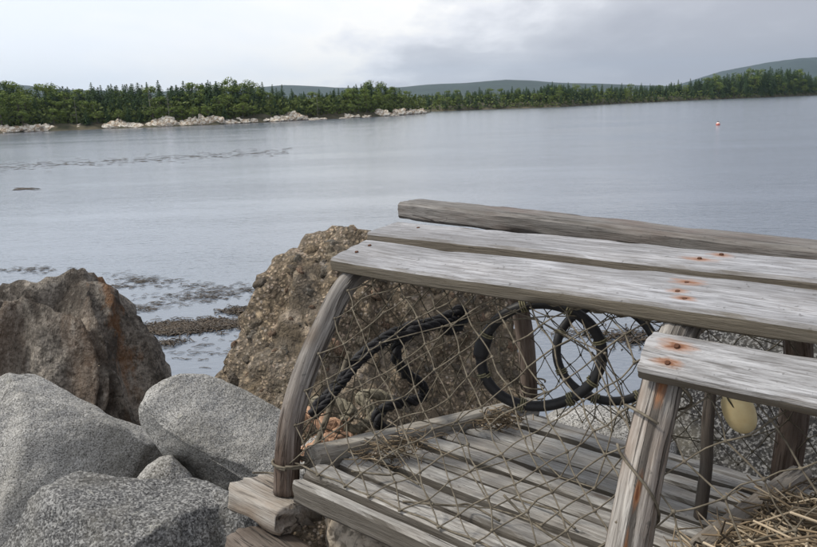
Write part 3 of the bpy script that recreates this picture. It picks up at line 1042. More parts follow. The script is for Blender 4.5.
def funnel(R, outer, name, seed, mat, nodes_u, nodes_v):
    n = len(R)
    def fn(a, b):
        p = R[int(a * n) % n]
        q = np.asarray(outer(a))
        s = b ** 0.8
        r = p + (q - p) * s
        return r + np.array((0, 0, -0.02 * math.sin(math.pi * b)))
    r = random.Random(seed)
    nodes = {}
    for j in range(nodes_v + 1):
        for i in range(nodes_u):
            if (i + j) % 2 == 0:
                nodes[i, j] = fn(((i + .2 * r.uniform(-1, 1)) / nodes_u) % 1, (j + (.2 * r.uniform(-1, 1) if 0 < j < nodes_v else 0)) / nodes_v)
    m = MB()
    for (i, j), p in nodes.items():
        for di in (-1, 1):
            q = nodes.get(((i + di) % nodes_u, j + 1))
            if q is None:
                continue
            v, f, t = tube([p, (p + q) / 2 + np.array([r.uniform(-1, 1) * .002 for _ in range(3)]), q], 0.00080, 5, cap=False, seed=r.random() * 9)
            m.add(v, f, t)
        V, Fc = ico(1)
        m.add([p + nn * 0.0021 for nn in V], Fc)
    return m.obj(name, mat, trap)


def outer_near(a):
    an = 2 * math.pi * a
    x = 0.25 + 0.17 * math.cos(an)
    z = 0.15 + 0.105 * math.sin(an)
    # point on the near side of the bow surface at that height
    return (x, arch_v(z) + .004, z)


def outer_far(a):
    an = 2 * math.pi * a
    x = 0.30 + 0.14 * math.cos(an)
    z = 0.16 + 0.12 * math.sin(an)
    return (x, arch_v(z, True) - .006, z)


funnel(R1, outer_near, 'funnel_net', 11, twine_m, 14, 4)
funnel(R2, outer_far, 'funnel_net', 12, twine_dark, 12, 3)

# bait spike standing on the floor
p0, p1 = on_plane(700, 516, 2, 0.03), None
d0 = float((np.array(TM @ Vector(p0)) - CP) @ CF)
top = loc(at(713, 372, d0 + 0.01))
P = spline([p0 - np.array((0, 0, .004)), p0 + (top - p0) * .35 + np.array((.002, 0, 0)), p0 + (top - p0) * .7 - np.array((.001, 0, 0)), top], 30)
v, f, t = tube(P, np.linspace(.0078, .0062, 30), 8, rfun=lambda s, an: 1 + .12 * nz((s * 30, math.cos(an), math.sin(an)), 1, 5))
mk('bait_spike', v, f, wood_dark, trap, True, t)


def lash(u, t0, t1, turns, r, seed, name='lashing', mat=None, rad=0.0016):
    """twine wound round a leg of a bow"""
    pts = []
    for q in np.linspace(0, 1, 18 * turns):
        t = t0 + (t1 - t0) * q
        v, w = arch(t)
        dv, dw = np.array(arch(t + .01)) - np.array(arch(t - .01))
        l = math.hypot(dv, dw)
        n1 = np.array((1.0, 0, 0))
        n2 = np.array((0, -dw / l, dv / l))
        an = 2 * math.pi * turns * q + seed
        rr = r * (1 + .06 * math.sin(an * 2.3 + seed))
        pts.append(np.array((u, v, w)) + n1 * math.cos(an) * rr + n2 * math.sin(an) * rr)
    v, f, t = tube(pts, rad, 6)
    return mk(name, v, f, mat or twine_m, trap, True, t)


lash(0.006, .085, .10, 2, .0215, 1.0)
lash(TL, .16, .52, 1, .0250, 2.4, rad=.0013)
lash(TL, .06, .11, 3, .0250, .5, rad=.0013)
lash(TL, .60, .74, 1, .0245, 1.0, rad=.0013)
lash(0.004, 2.9, 3.0, 3, .0215, .3)

# loose ends of twine
m = MB()
for (pa, pb, sg) in (((.43, .0, .05), (.30, .02, .075), .01), ((.43, -.01, .10), (.52, .06, .05), .02), ((.01, .0, .035), (-.03, -.03, .01), .01),
                     ((.43, .0, .06), (.60, .03, .12), .02), ((.08, .03, .032), (.16, .06, .034), -.004), ((.18, .01, .032), (.28, .05, .034), -.006), ((.25, .12, .033), (.34, .10, .034), -.004)):
    pa, pb = np.array(pa), np.array(pb)
    P = spline([pa, pa * .6 + pb * .4 + np.array((.01, .005, -sg)), pa * .3 + pb * .7 + np.array((-.008, .01, -sg)), pb], 24)
    v, f, t = tube(P, .0013, 6)
    mk('loose_twine', v, f, twine_m, trap, True, t)
# brace rope through the corner of the end
v, f, t = tube(spline([on_plane(350, 352, 0, -.03), on_plane(338, 385, 0, -.035), on_plane(326, 420, 0, -.03), on_plane(312, 455, 0, -.012)], 40), .004, 8)
mk('corner_rope', v, f, twine_m, trap, True, t)

# ------------------------------------------------------------------ ropes on and in the trap
blk = simple_mat('black_rope', (0.022, 0.022, 0.026), 0.75, (0.008, 0.008, 0.009), 300, 0.6, 0.001, True, 0.35)
org = simple_mat('orange_rope', (0.50, 0.31, 0.20), 0.9, (0.22, 0.135, 0.09), 220, 0.9, 0.001, True)
grn = simple_mat('olive_rope', (0.25, 0.225, 0.165), 0.9, (0.09, 0.08, 0.06), 200, 0.5, 0.001, True)


def wpath(pts, u):
    out = []
    for i, (x, y, *e) in enumerate(pts):
        p = on_plane(x, y, 0, u + (e[0] if e else 0))
        out.append(np.array(TM @ Vector(p)))
    return out


mA = laid_rope(wpath([(313, 416), (322, 402), (338, 385), (352, 366), (368, 350), (386, 338), (403, 330), (420, 325), (436, 321), (450, 315), (459, 310, .01), (464, 316, .01), (458, 327, .012), (449, 331, .012), (442, 324, .012), (425, 328, .012), (408, 334, .01), (398, 344), (396, 357), (402, 368), (410, 377), (419, 383), (424, 391), (420, 398), (408, 402), (394, 404), (381, 411), (377, 420), (384, 429), (398, 432), (411, 428)], -.03),
               0.0085, 3, 0.055, 6, .0035, 1.0, 0.45)
mA2 = laid_rope(wpath([(318, 412), (340, 386), (356, 367), (372, 352), (392, 339), (412, 332), (432, 326), (448, 322), (456, 318)], -.022), 0.0058, 3, .036, 5, .004, 2.0, 0.5)
mA.add(mA2.v, mA2.f, mA2.t)
o = mA.obj('black_rope', blk)
tag(o, 'frayed black rope looping in an S behind the netting of the trap end', 'rope')
mO = laid_rope([at(300, 416, 1.13), at(308, 413, 1.12), at(318, 418, 1.11), at(325, 426, 1.10), at(334, 424, 1.105), at(337, 433, 1.10), at(328, 440, 1.09), at(318, 446, 1.08), at(308, 452, 1.08), at(300, 455, 1.09)], 0.0105, 3, .042, 8, .003, 3.0, 0.12)
mO2 = laid_rope([at(330, 444, 1.08), at(345, 436, 1.10), at(356, 446, 1.10), at(366, 452, 1.12)], 0.0075, 3, .032, 8, .003, 4.0, 0.2)
mO.add(mO2.v, mO2.f, mO2.t)
o = mO.obj('orange_rope', org)
tag(o, 'faded orange twisted rope end beside the bent left leg of the trap', 'rope')
mG = laid_rope([at(306, 404, 1.17), at(320, 400, 1.16), at(340, 404, 1.16), at(352, 412, 1.15), at(345, 420, 1.15), at(352, 430, 1.15), at(368, 424, 1.16), at(372, 412, 1.17), at(360, 398, 1.18), at(376, 394, 1.19), at(392, 402, 1.2)], 0.0085, 4, .05, 6, .0035, 5.0, 0.9)
o = mG.obj('olive_rope', grn)
tag(o, 'tangled olive grey frayed rope above the orange rope', 'rope')

# ------------------------------------------------------------------ yellow cork float hung in the trap
cork_m = simple_mat('yellow_float', (0.80, 0.68, 0.40), 0.55, (0.72, 0.57, 0.30), 60, 0.25, 0.002)
fl = empty('net_float', at(739, 411, 0.86))
tag(fl, 'pale yellow oval float hanging inside the trap behind the side slat', 'float')
V, Fc = ico(4)
k = .86 / FPX
P = []
for n in V:
    q = np.array((n[0] * 15.5 * k, n[1] * 23 * k, math.copysign(abs(n[2]) ** .6, n[2]) * 13 * k))
    P.append(q * (1 + .05 * nz(n, 1.5, 3)))
o = mk('float_body', P, Fc, cork_m, fl)
Mx = Matrix([[*r] for r in np.stack([CR, CU, -CF], 1)]).to_4x4() @ Matrix.Rotation(math.radians(24), 4, 'Z') @ Matrix.Rotation(math.radians(-25), 4, 'Y')
o.matrix_local = Mx
m = MB()
for an in (0.9, 2.2):
    pts = [np.array((math.cos(an) * math.cos(q) * 16.5 * k, math.sin(an) * math.cos(q) * 22 * k, math.sin(q) * 11.5 * k)) for q in np.linspace(0, 6.28, 40)]
    v, f, t = tube(pts, .0009, 5)
    m.add(v, f, t)
v, f, t = tube([np.array((0, 0, 11.5 * k)), np.array((-.004, .02, 12 * k)), np.array((-.006, .06, .004)), np.array((-.012, .11, -.005))], .0010, 5)
m.add(v, f, t)
o2 = m.obj('twine_tie', twine_dark, fl)
o2.matrix_local = Mx

# ------------------------------------------------------------------ timbers the trap rests on
v, f, t = board_mesh(.092, .082, .036, 81.0, nx=40, rough=3.0, chip=3.0)
o = mk('timber_block', v, f, wood_mat('wood_block', light=(0.42, 0.395, 0.36), mid=(0.22, 0.19, 0.16), warm=(0.20, 0.14, 0.09), warm_amt=.7, crack=.42, gs=.6), None, True, t)
o.matrix_world = TM @ Matrix.Translation((-.064, .000, -.030)) @ Matrix.Rotation(math.radians(3), 4, 'Z')
tag(o, 'weathered wooden block under the bent left leg of the trap', 'timber')
v, f, t = board_mesh(.42, .07, .03, 84.0, nx=60, rough=2.0, chip=2.0)
o = mk('plank', v, f, wood_mat('wood_plank_dark', light=(0.20, 0.165, 0.14), mid=(0.105, 0.085, 0.07), warm=(0.09, 0.055, 0.035), warm_amt=.6, crack=.42), None, True, t)
o.matrix_world = TM @ Matrix.Translation((-.02, -.035, -.068)) @ Matrix.Rotation(math.radians(-4), 4, 'Z')
tag(o, 'dark brown plank below the wooden block at the bottom edge', 'plank')

# ------------------------------------------------------------------ dry grass and reed litter
def litter(name, n, fn, mat, seed, lmin, lmax, rad, label, cat):
    r = random.Random(seed)
    m = MB()
    for _ in range(n):
        p = np.asarray(fn(r))
        an = r.gauss(0.5, 1.3)
        el = r.gauss(0.05, 0.25)
        L = r.uniform(lmin, lmax)
        d = np.array((math.cos(an) * math.cos(el), math.sin(an) * math.cos(el), math.sin(el)))
        bd = np.array([r.gauss(0, .12) for _ in range(3)]) * L
        v, f, t = tube([p - d * L / 2, p - d * L * .15 + bd, p + d * L * .2 + bd, p + d * L / 2], [rad * .9, rad, rad * .9, rad * .4], 4, cap=True, seed=r.random() * 20)
        m.add([np.array(TM @ Vector(q)) for q in v], f, t)
    o = m.obj(name, mat)
    o['kind'] = 'stuff'
    o['label'] = label
    o['category'] = cat
    return o


m, nt, b = new_mat('straw')
g = N(nt, 'ShaderNodeNewGeometry')
c = ramp(nt, g.outputs['Random Per Island'], [(0.0, (0.06, 0.045, 0.03)), (0.4, (0.17, 0.125, 0.075)), (0.75, (0.30, 0.23, 0.15)), (1.0, (0.46, 0.39, 0.29))])
nt.links.new(c, b.inputs['Base Color'])
b.inputs['Roughness'].default_value = 0.8
straw_m = m


def pile(r):
    u = r.uniform(TL + .03, TL + .40)
    v = r.uniform(-.02, .42)
    h = 0.125 * min(1, max(0.05, (u - TL - .03) / .16)) * max(.3, 1 - v / .60)
    return (u, v, .035 + h * r.random() ** .6)


def tuft(r):
    return (0.055 + abs(r.gauss(0, .022)), r.gauss(.12, .035), .035 + abs(r.gauss(0, .012)))


def tuft2(r):
    return (0.05 + abs(r.gauss(0, .02)), r.gauss(.38, .03), .035 + abs(r.gauss(0, .010)))


litter('dry_straw', 3600, pile, straw_m, 5, .03, .12, .0011, 'heap of dry straw and reed stalks lying in the trap at bottom right', 'straw')
litter('dry_straw', 80, tuft, straw_m, 6, .02, .07, .0008, 'wisp of dry grass caught on the trap floor near its left end', 'straw')
litter('dry_straw', 70, tuft2, straw_m, 8, .02, .06, .0010, 'small wisp of dry grass in the far left corner of the trap', 'straw')

# ------------------------------------------------------------------ far shores
HOR = lambda x: 118.8 - 28 / 817.0 * x
shore_m = simple_mat('far_shore', (0.10, 0.085, 0.055), 0.95, (0.035, 0.038, 0.02), 0.4, 0.5, 0.3)
# water line of the two shores as seen from the path
LEFT_S = [(-260, 142), (-120, 138), (0, 133.5), (40, 131.5), (100, 129), (160, 127), (220, 124.5), (290, 121), (340, 118.5), (390, 116), (424, 113.6), (430, 112.6)]
RIGHT_S = [(400, 111.8), (440, 111.3), (500, 109.0), (560, 107.0), (620, 103.6), (690, 100.4), (760, 97.6), (817, 95.2), (900, 92.2), (1000, 88.9)]
SKY_L = [(-260, 84), (-120, 84), (0, 84), (40, 87), (75, 88), (110, 86), (140, 83), (175, 84), (205, 83), (235, 78), (262, 84), (285, 88), (325, 92), (345, 85), (365, 81), (388, 82), (404, 88), (416, 95), (428, 104)]
SKY_R = [(400, 95), (430, 92), (460, 89.5), (500, 88), (535, 87), (552, 82), (580, 86), (620, 85), (660, 84), (690, 80), (720, 75), (755, 70), (790, 70), (817, 78), (900, 70), (1000, 66)]


def ip(tab, x):
    return float(np.interp(x, [q[0] for q in tab], [q[1] for q in tab]))


def shore_pt(tab, x):
    return ground(x, ip(tab, x))


def shore_mesh(tab, x0, x1, n, rise, seed, name):
    rows = [(-2, -.5), (0, 0.0), (1.0, .5), (2.5, 1.2), (5, 1.8), (10, 2.2), (20, 2.6), (40, 3.0), (90, 3.4)]
    v = []
    for k, x in enumerate(np.linspace(x0, x1, n)):
        p = shore_pt(tab, x)
        d = np.array((p[0], p[1], 0))
        d /= np.linalg.norm(d)
        jag = 1.2 * fbm((k * .35, 0, 0), 1.0, seed)
        for off, h in rows:
            q = p + d * (off + jag)
            v.append((q[0], q[1], (h * (1 + .35 * nz(q, .12, seed)) + rise(x, off)) * (min(1.0, (x1 - x) / 30.0 + .12) if tab is LEFT_S else 1.0)))
    m_ = len(rows)
    f = [(i * m_ + j, (i + 1) * m_ + j, (i + 1) * m_ + j + 1, i * m_ + j + 1) for i in range(n - 1) for j in range(m_ - 1)]
    o = mk(name, v, f, shore_m)
    o['kind'] = 'structure'
    return o


shore_mesh(LEFT_S, -260, 430, 160, lambda x, o: 0.0, 2.0, 'far_shore')
shore_mesh(RIGHT_S, 400, 1000, 160, lambda x, o: max(0, o - 8) * .06 * np.interp(x, [640, 760], [0, 1]), 5.0, 'far_shore')

# pale eroded outcrops along the left shore
m, nt, b = new_mat('pale_cliff')
co = coords(nt, False)
n1 = tex(nt, coords(nt, False, scale=(1, .5, 1)), 1.6, 6, 0.65, .4)
n2 = tex(nt, co, 6, 4, 0.6)
c = mixc(nt, ramp(nt, n1, [(0.40, 0.0), (0.55, 1.0)]), (0.34, 0.25, 0.165), (0.80, 0.75, 0.655))
c = mixc(nt, ramp(nt, n2, [(0.38, 0.6), (0.48, 0.0)]), c, (0.12, 0.10, 0.07))
nt.links.new(c, b.inputs['Base Color'])
b.inputs['Roughness'].default_value = 0.9
bump(nt, b, n1, 0.8, 0.5)
cliff_m = m
r = random.Random(4)
CL = []
for (x0, x1, h0) in ((-8, 74, 8), (84, 97, 4), (113, 143, 9), (155, 300, 9), (306, 320, 4), (340, 366, 4.5), (380, 424, 7)):
    x = x0
    while x < x1:
        CL.append((x, r.uniform(6, 11), h0 * r.uniform(.45, 1.25)))
        x += r.uniform(5.5, 9)
for k, (x, wpx, hpx) in enumerate(CL):
    p = shore_pt(LEFT_S, x)
    D = np.linalg.norm(p[:2])
    kk = D / FPX
    d = np.array((p[0], p[1], 0)) / D
    side = np.array((d[1], -d[0], 0))
    V, Fc = ico(4)
    wv, hv = wpx * kk * .90, hpx * kk * .78
    P = []
    for n in V:
        z = n[2]
        t = (z + 1) / 2
        wid = wv * (1.0 - .30 * t ** 3) * (1 + .35 * nz(n, 1.2, k * 3.0))
        hgt = hv * t * (1 + .25 * nz(n, 1.7, k * 5.0 + 1))
        dep = 1.1 * (1 - .35 * t)
        q = side * n[0] * wid * 1.25 + d * (n[1] * dep + 1.0 + .9 * t)
        rg = 1 + .45 * nz((q[0], q[1], hgt * .4), 0.9, k) + .25 * nz((q[0], q[1], hgt * .6), 2.2, k)
        P.append(np.array((q[0] * rg, q[1] * rg, max(-.25, hgt * rg - .15))))
    o = mk('rock_outcrop', P, Fc, cliff_m, smooth=False)
    o.location = (p[0], p[1], 0)
    wh = 'at the left edge of the far shore' if x < 80 else ('at the foot of the wood on the left shore' if x < 330 else 'at the tip of the wooded point')
    tag(o, 'pale eroded rock outcrop ' + wh, 'rock', 'pale outcrops ' + wh)

# ------------------------------------------------------------------ trees
bark_m = simple_mat('bark', (0.16, 0.13, 0.105), 0.9, (0.07, 0.06, 0.05), 3, 0.4, 0.05)
spruce_m = leaf_mat('spruce_needles', (0.018, 0.038, 0.016), (0.050, 0.085, 0.030))
broad_m = leaf_mat('broad_leaves', (0.055, 0.092, 0.020), (0.15, 0.195, 0.045))


def spruce(seed):
    r = random.Random(seed)
    m = MB()
    nw = 22
    for w in range(nw):
        t = w / (nw - 1)
        z = 0.07 + 0.90 * t
        R = 0.29 * (1 - t) ** 0.72 + 0.02
        R *= r.uniform(.8, 1.15)
        nb = 9 if t < .7 else 6
        a0 = r.uniform(0, 6.3)
        for k in range(nb):
            if r.random() < .10:
                continue
            an = a0 + 6.283 * k / nb + r.uniform(-.25, .25)
            L = R * r.uniform(.65, 1.15)
            ca, sa = math.cos(an), math.sin(an)
            # a bough: three tapering sprays, drooping
            for j in range(3):
                s0, s1 = L * j / 3.2, L * (j + 1.2) / 3.2
                wv = (0.042 - .006 * j) * r.uniform(.7, 1.3) * (1.15 - .5 * t)
                z0 = z - s0 * .35 + r.uniform(-.006, .006)
                z1 = z - s1 * .50 + r.uniform(-.008, .008)
                A = (ca * s0 - sa * wv, sa * s0 + ca * wv, z0 - .010)
                B = (ca * s0 + sa * wv, sa * s0 - ca * wv, z0 - .012)
                C = (ca * s1, sa * s1, z1)
                Dp = (ca * (s0 + s1) / 2, sa * (s0 + s1) / 2, (z0 + z1) / 2 + .010)
                m.add([A, B, C, Dp], [(0, 3, 2), (3, 1, 2), (0, 1, 3)])
    m.add([(-.012, 0, .93), (.012, .0, .93), (0, .012, .93), (0, 0, 1.0)], [(0, 1, 3), (1, 2, 3), (2, 0, 3)])
    tr = tube([(0, 0, -.03), (0, 0, .3), (.004, 0, .7), (0, 0, .97)], [.016, .012, .007, .002], 6)
    return m, tr


def broad(seed):
    r = random.Random(seed)
    m = MB()
    blobs = []
    for _ in range(15):
        an, h = r.uniform(0, 6.3), r.uniform(.32, .90)
        rad = (0.21 * math.sin(math.pi * min(1, (h - .12) / .9)) + .02) * r.uniform(.35, 1.0)
        blobs.append((math.cos(an) * rad, math.sin(an) * rad, h, r.uniform(.07, .125)))
    for (bx, by, bz, br) in blobs:
        for _ in range(75):
            n = np.array([r.gauss(0, 1) for _ in range(3)])
            n /= np.linalg.norm(n)
            q = np.array((bx, by, bz)) + n * br * r.uniform(.75, 1.1) * np.array((1, 1, .85))
            t1 = np.cross(n, (r.gauss(0, 1), r.gauss(0, 1), r.gauss(0, 1)))
            t1 /= np.linalg.norm(t1) + 1e-9
            t2 = np.cross(n, t1) + n * r.uniform(-.7, .7)
            s = r.uniform(.011, .022)
            m.add([q - t1 * s, q + t2 * s * .7, q + t1 * s, q - t2 * s * .7], [(0, 1, 2, 3)])
    tr = MB()
    tr.add(*tube([(0, 0, -.03), (.005, 0, .25), (0, .005, .55), (0, 0, .8)], [.017, .013, .008, .003], 6))
    for (bx, by, bz, br) in blobs[:7]:
        tr.add(*tube([(0, 0, bz * .55), (bx * .5, by * .5, bz * .8), (bx, by, bz)], [.007, .005, .002], 4))
    return m, (tr.v, tr.f, tr.t)


def far_mesh(name, v, f, mat, smooth=False):
    me = bpy.data.meshes.new(name)
    me.from_pydata([tuple(map(float, p)) for p in v], [], [tuple(q) for q in f])
    me.materials.append(mat)
    return me


KIND = {'spruce': [], 'broad': []}
for k in range(6):
    m, tr = spruce(100 + k)
    KIND['spruce'].append((far_mesh('crown', m.v, m.f, spruce_m), far_mesh('trunk', tr[0], tr[1], bark_m)))
for k in range(5):
    m, tr = broad(200 + k)
    KIND['broad'].append((far_mesh('crown', m.v, m.f, broad_m), far_mesh('trunk', tr[0], tr[1], bark_m)))


def place_label(kind, side, x):
    k = 'dark narrow spruce' if kind == 'spruce' else 'light green leafy tree'
    ks = 'spruces' if kind == 'spruce' else 'leafy trees'
    if side == 'L':
        where = 'in the wood at the left edge of the far shore' if x < 75 else ('in the wood above the pale cliffs of the left shore' if x < 325 else 'on the wooded point where the left shore ends')
    else:
        where = 'in the low wood just right of the wooded point' if x < 520 else ('in the long low wood along the right shore' if x < 690 else 'on the wooded rise at the far right')
    return k + ' ' + where, ks + ' ' + where


def plant(kind, side, pos, h, wid, r, xpx):
    root = empty('spruce_tree' if kind == 'spruce' else 'leafy_tree', pos)
    root.rotation_euler = (r.uniform(-.03, .03), r.uniform(-.03, .03), r.uniform(0, 6.28))
    root.scale = (h * wid, h * wid, h)
    lb, gp = place_label(kind, side, xpx)
    tag(root, lb, 'tree', gp)
    cr, tr = r.choice(KIND[kind])
    for nm, me in (('crown', cr), ('trunk', tr)):
        o = bpy.data.objects.new(nm, me)
        COL.objects.link(o)
        o.parent = root


def forest(tab, skyl, x0, x1, step, side, rows, r, broad_p, rise=None):
    for ri, (off, frac) in enumerate(rows):
        x = x0 + r.uniform(0, step)
        while x < x1:
            p = shore_pt(tab, x)
            D = np.linalg.norm(p[:2])
            d = p[:2] / D
            q = p[:2] + d * (off + r.uniform(-1.5, 1.5))
            D2 = np.linalg.norm(q)
            gz = np.interp(off, [0, 2, 5, 10, 20, 40, 90], [0.2, 1.0, 1.7, 2.1, 2.5, 2.9, 3.3]) + (rise(x, off) if rise else 0)
            topy = ip(skyl, x) + (2.5 if ri < len(rows) - 1 else 0)
            ztop = CAMZ + (HOR(x) - topy) / FPX * D2
            bp = max(broad_p(x, ri), 0.75 if ri == 0 and side == 'L' else 0.0)
            kind = 'broad' if r.random() < bp else 'spruce'
            h = (ztop - gz) * frac * r.uniform(.86, 1.08)
            if ri == len(rows) - 1 and kind == 'spruce' and r.random() < .2:
                h *= 1.06
            if h > 1.2:
                plant(kind, side, (q[0], q[1], gz - .15), h, r.uniform(.85, 1.25) * (1.25 if kind == 'broad' else 1.0) * max(1.0, 6.5 / h) ** .4, r, x)
            x += step * r.uniform(.7, 1.3)


r = random.Random(9)
bl = lambda x, ri: np.interp(x, [0, 25, 60, 110, 200, 320, 345, 400, 430], [.85, .9, .55, .35, .4, .5, .85, .95, .95])
br_ = lambda x, ri: np.interp(x, [420, 470, 520, 700, 817], [.5, .45, .25, .25, .55])
forest(LEFT_S, SKY_L, -30, 418, 10.0, 'L', [(3.0, .42), (5.5, .70), (9, .90), (14, 1.02)], r, bl)
forest(RIGHT_S, SKY_R, 414, 850, 9.0, 'R', [(2.5, .48), (7, .78), (14, .95), (22, 1.02)], r, br_,
       lambda x, o: max(0, o - 8) * .06 * np.interp(x, [640, 760], [0, 1]))

# bare grey dead trees standing out of the wood
dm = simple_mat('dead_wood', (0.26, 0.245, 0.22), 0.9, (0.15, 0.14, 0.125), 3)
r = random.Random(77)
for x, off, hp in ((78, 4, 24), (152, 5, 34), (170, 4, 27), (318, 4, 22), (446, 5, 14), (470, 4, 12)):
    tab = LEFT_S if x < 425 else RIGHT_S
    p = shore_pt(tab, x)
    D = np.linalg.norm(p[:2])
    q = p[:2] + p[:2] / D * (off - 2.2)
    h = hp * D / FPX
    root = empty('dead_tree', (q[0], q[1], .9))
    tag(root, 'bare grey dead tree at the front of the far wood', 'tree', 'dead trees at the front of the far wood')
    v, f, t = tube([(0, 0, -.6), (.01 * h, 0, h * .4), (0, .01 * h, h * .8), (.015 * h, 0, h)], [.010 * h, .008 * h, .005 * h, .002 * h], 6)
    mk('trunk', v, f, dm, root)
    for _ in range(12):
        z = h * r.uniform(.25, .92)
        an = r.uniform(0, 6.28)
        L = (h - z) * .28 + .03 * h
        v, f, t = tube([(0, 0, z), (math.cos(an) * L * .5, math.sin(an) * L * .5, z + L * .15), (math.cos(an) * L, math.sin(an) * L, z + L * .1)], [.004 * h, .003 * h, .001 * h], 4)
        mk('limb', v, f, dm, root)

# the wood behind the front trees, a mass nobody could count
r = random.Random(33)
m = MB()
SRC = [(np.array(spruce(300 + k)[0].v), spruce(300 + k)[0].f) for k in range(4)]
for tab, skyl, x0, x1, n, dd0, dd1, rs in ((LEFT_S, SKY_L, -60, 414, 170, 7, 24, 0), (RIGHT_S, SKY_R, 425, 860, 300, 8, 34, .06)):
    for _ in range(n):
        x = r.uniform(x0, x1)
        p = shore_pt(tab, x)
        d = p[:2] / np.linalg.norm(p[:2])
        off = r.uniform(dd0, dd1)
        q = p[:2] + d * off
        D2 = np.linalg.norm(q)
        gz = np.interp(off, [0, 2, 5, 10, 20, 40, 90], [0.2, 1.0, 1.7, 2.1, 2.5, 2.9, 3.3]) + max(0, off - 8) * rs * np.interp(x, [640, 760], [0, 1])
        h = (CAMZ + (HOR(x) - ip(skyl, x) - 1.5) / FPX * D2 - gz) * r.uniform(.78, 1.0)
        if h < 1.5:
            continue
        V_, F_ = SRC[r.randrange(4)]
        wd = h * r.uniform(1.1, 1.8)
        an = r.uniform(0, 6.28)
        ca, sa = math.cos(an), math.sin(an)
        W_ = np.stack([(V_[:, 0] * ca - V_[:, 1] * sa) * wd + q[0], (V_[:, 0] * sa + V_[:, 1] * ca) * wd + q[1], V_[:, 2] * h + gz - .1], 1)
        m.add(W_, F_)
o = m.obj('background_wood', leaf_mat('background_wood', (0.018, 0.038, 0.015), (0.048, 0.080, 0.028)), smooth=False)
o['kind'] = 'stuff'
tag(o, 'dense dark wood filling in behind the front trees of the far shores', 'wood')

# undergrowth closing the foot of the woods: uncountable, one object
r = random.Random(12)
m = MB()
for tab, x0, x1, n in ((LEFT_S, -120, 426, 13000), (RIGHT_S, 405, 960, 7000)):
    for _ in range(n):
        x = r.uniform(x0, x1)
        p = shore_pt(tab, x)
        d = p[:2] / np.linalg.norm(p[:2])
        off = (2.4 if tab is LEFT_S else .8) + 20 * r.random() ** 1.8
        q = p[:2] + d * off
        z = np.interp(off, [0, 2, 5, 10, 20, 40], [0.2, 1.0, 1.7, 2.1, 2.5, 2.9]) + r.random() ** 1.5 * min(3.0, .8 + off * .5)
        s = r.uniform(.25, .55)
        a = np.array([r.gauss(0, 1) for _ in range(3)])
        a /= np.linalg.norm(a)
        bb = np.cross(a, (r.gauss(0, 1), r.gauss(0, 1), .3))
        bb /= np.linalg.norm(bb) + 1e-9
        c0 = np.array((q[0], q[1], z))
        m.add([c0 - a * s, c0 + bb * s * .7, c0 + a * s, c0 - bb * s * .7], [(0, 1, 2, 3)])
o = m.obj('undergrowth', leaf_mat('undergrowth', (0.035, 0.058, 0.016), (0.10, 0.125, 0.034)), smooth=False)
o['kind'] = 'stuff'
tag(o, 'green undergrowth along the foot of the woods on the far shores', 'undergrowth')

# ------------------------------------------------------------------ distant hills
hill_m = simple_mat('forested_hill', (0.028, 0.048, 0.034), 0.95, (0.016, 0.028, 0.022), 0.02, 0.6, 8.0)


def hill(prof, dist, depth, name, seed):
    xs = np.linspace(prof[0][0], prof[-1][0], 150)
    v = []
    rows = [(-1, -.02), (-.75, .30), (-.5, .58), (-.25, .85), (0, 1.0), (.3, .85), (.7, .4), (1, -.02)]
    for x in xs:
        rr = ray(x, HOR(x))
        d = np.array((rr[0], rr[1]))
        d /= np.linalg.norm(d)
        h = (HOR(x) - ip(prof, x)) / FPX * dist * d[1]
        for o_, k in rows:
            q = d * (dist + o_ * depth)
            z = h * k * (1 + .10 * nz((q[0] / 160, q[1] / 160, 0), 1, seed) * (abs(o_) > 0)) + .012 * h * nz((q[0] / 22, q[1] / 22, 0), 1, seed)
            v.append((q[0], q[1], z - 1))
    n = len(rows)
    f = [(i * n + j, (i + 1) * n + j, (i + 1) * n + j + 1, i * n + j + 1) for i in range(len(xs) - 1) for j in range(n - 1)]
    o = mk(name, v, f, hill_m)
    o['kind'] = 'structure'
    return o


hill([(-500, 116), (-300, 88), (-120, 86), (0, 84.5), (30, 86), (60, 90), (150, 92), (230, 90), (285, 85.5), (320, 86.5), (340, 88), (400, 87.5), (430, 84.5), (470, 83), (505, 80), (530, 80.5), (560, 83), (600, 83.5), (640, 85), (700, 86), (760, 86), (820, 85), (900, 84), (1000, 80)], 2600, 600, 'distant_hills', 3.0)
hill([(610, 100), (680, 84), (700, 78), (720, 72), (745, 67.5), (770, 63), (800, 59.5), (830, 58), (880, 55), (960, 58), (1100, 66), (1300, 73)], 4200, 700, 'distant_hills', 7.0)

# ------------------------------------------------------------------ mooring buoy
bp = ground(718, 125)
D = np.linalg.norm(bp[:2])
kk = D / FPX
by = empty('mooring_buoy', (bp[0], bp[1], 0))
tag(by, 'small red and white mooring buoy floating far out on the right', 'buoy')
red_m = simple_mat('buoy_red', (0.62, 0.20, 0.16), 0.5, (0.5, 0.15, 0.12), 8)
wht_m = simple_mat('buoy_white', (0.75, 0.62, 0.58), 0.5, (0.66, 0.52, 0.48), 8)
prof = [(-.9, .0), (-.8, .55), (-.35, .95), (.1, 1.0), (.5, .88)]
prof2 = [(.5, .88), (.9, .62), (1.15, .32), (1.2, .0)]
for nm, pf, mt in (('buoy_body', prof, red_m), ('buoy_cap', prof2, wht_m)):
    v, f = [], []
    for (z, rad) in pf:
        for k in range(16):
            an = k * math.pi / 8
            v.append((rad * math.cos(an) * 1.8 * kk, rad * math.sin(an) * 1.8 * kk, z * 1.75 * kk + 0.6 * kk))
    for j in range(len(pf) - 1):
        for k in range(16):
            f.append((j * 16 + k, j * 16 + (k + 1) % 16, (j + 1) * 16 + (k + 1) % 16, (j + 1) * 16 + k))
    mk(nm, v, f, mt, by)
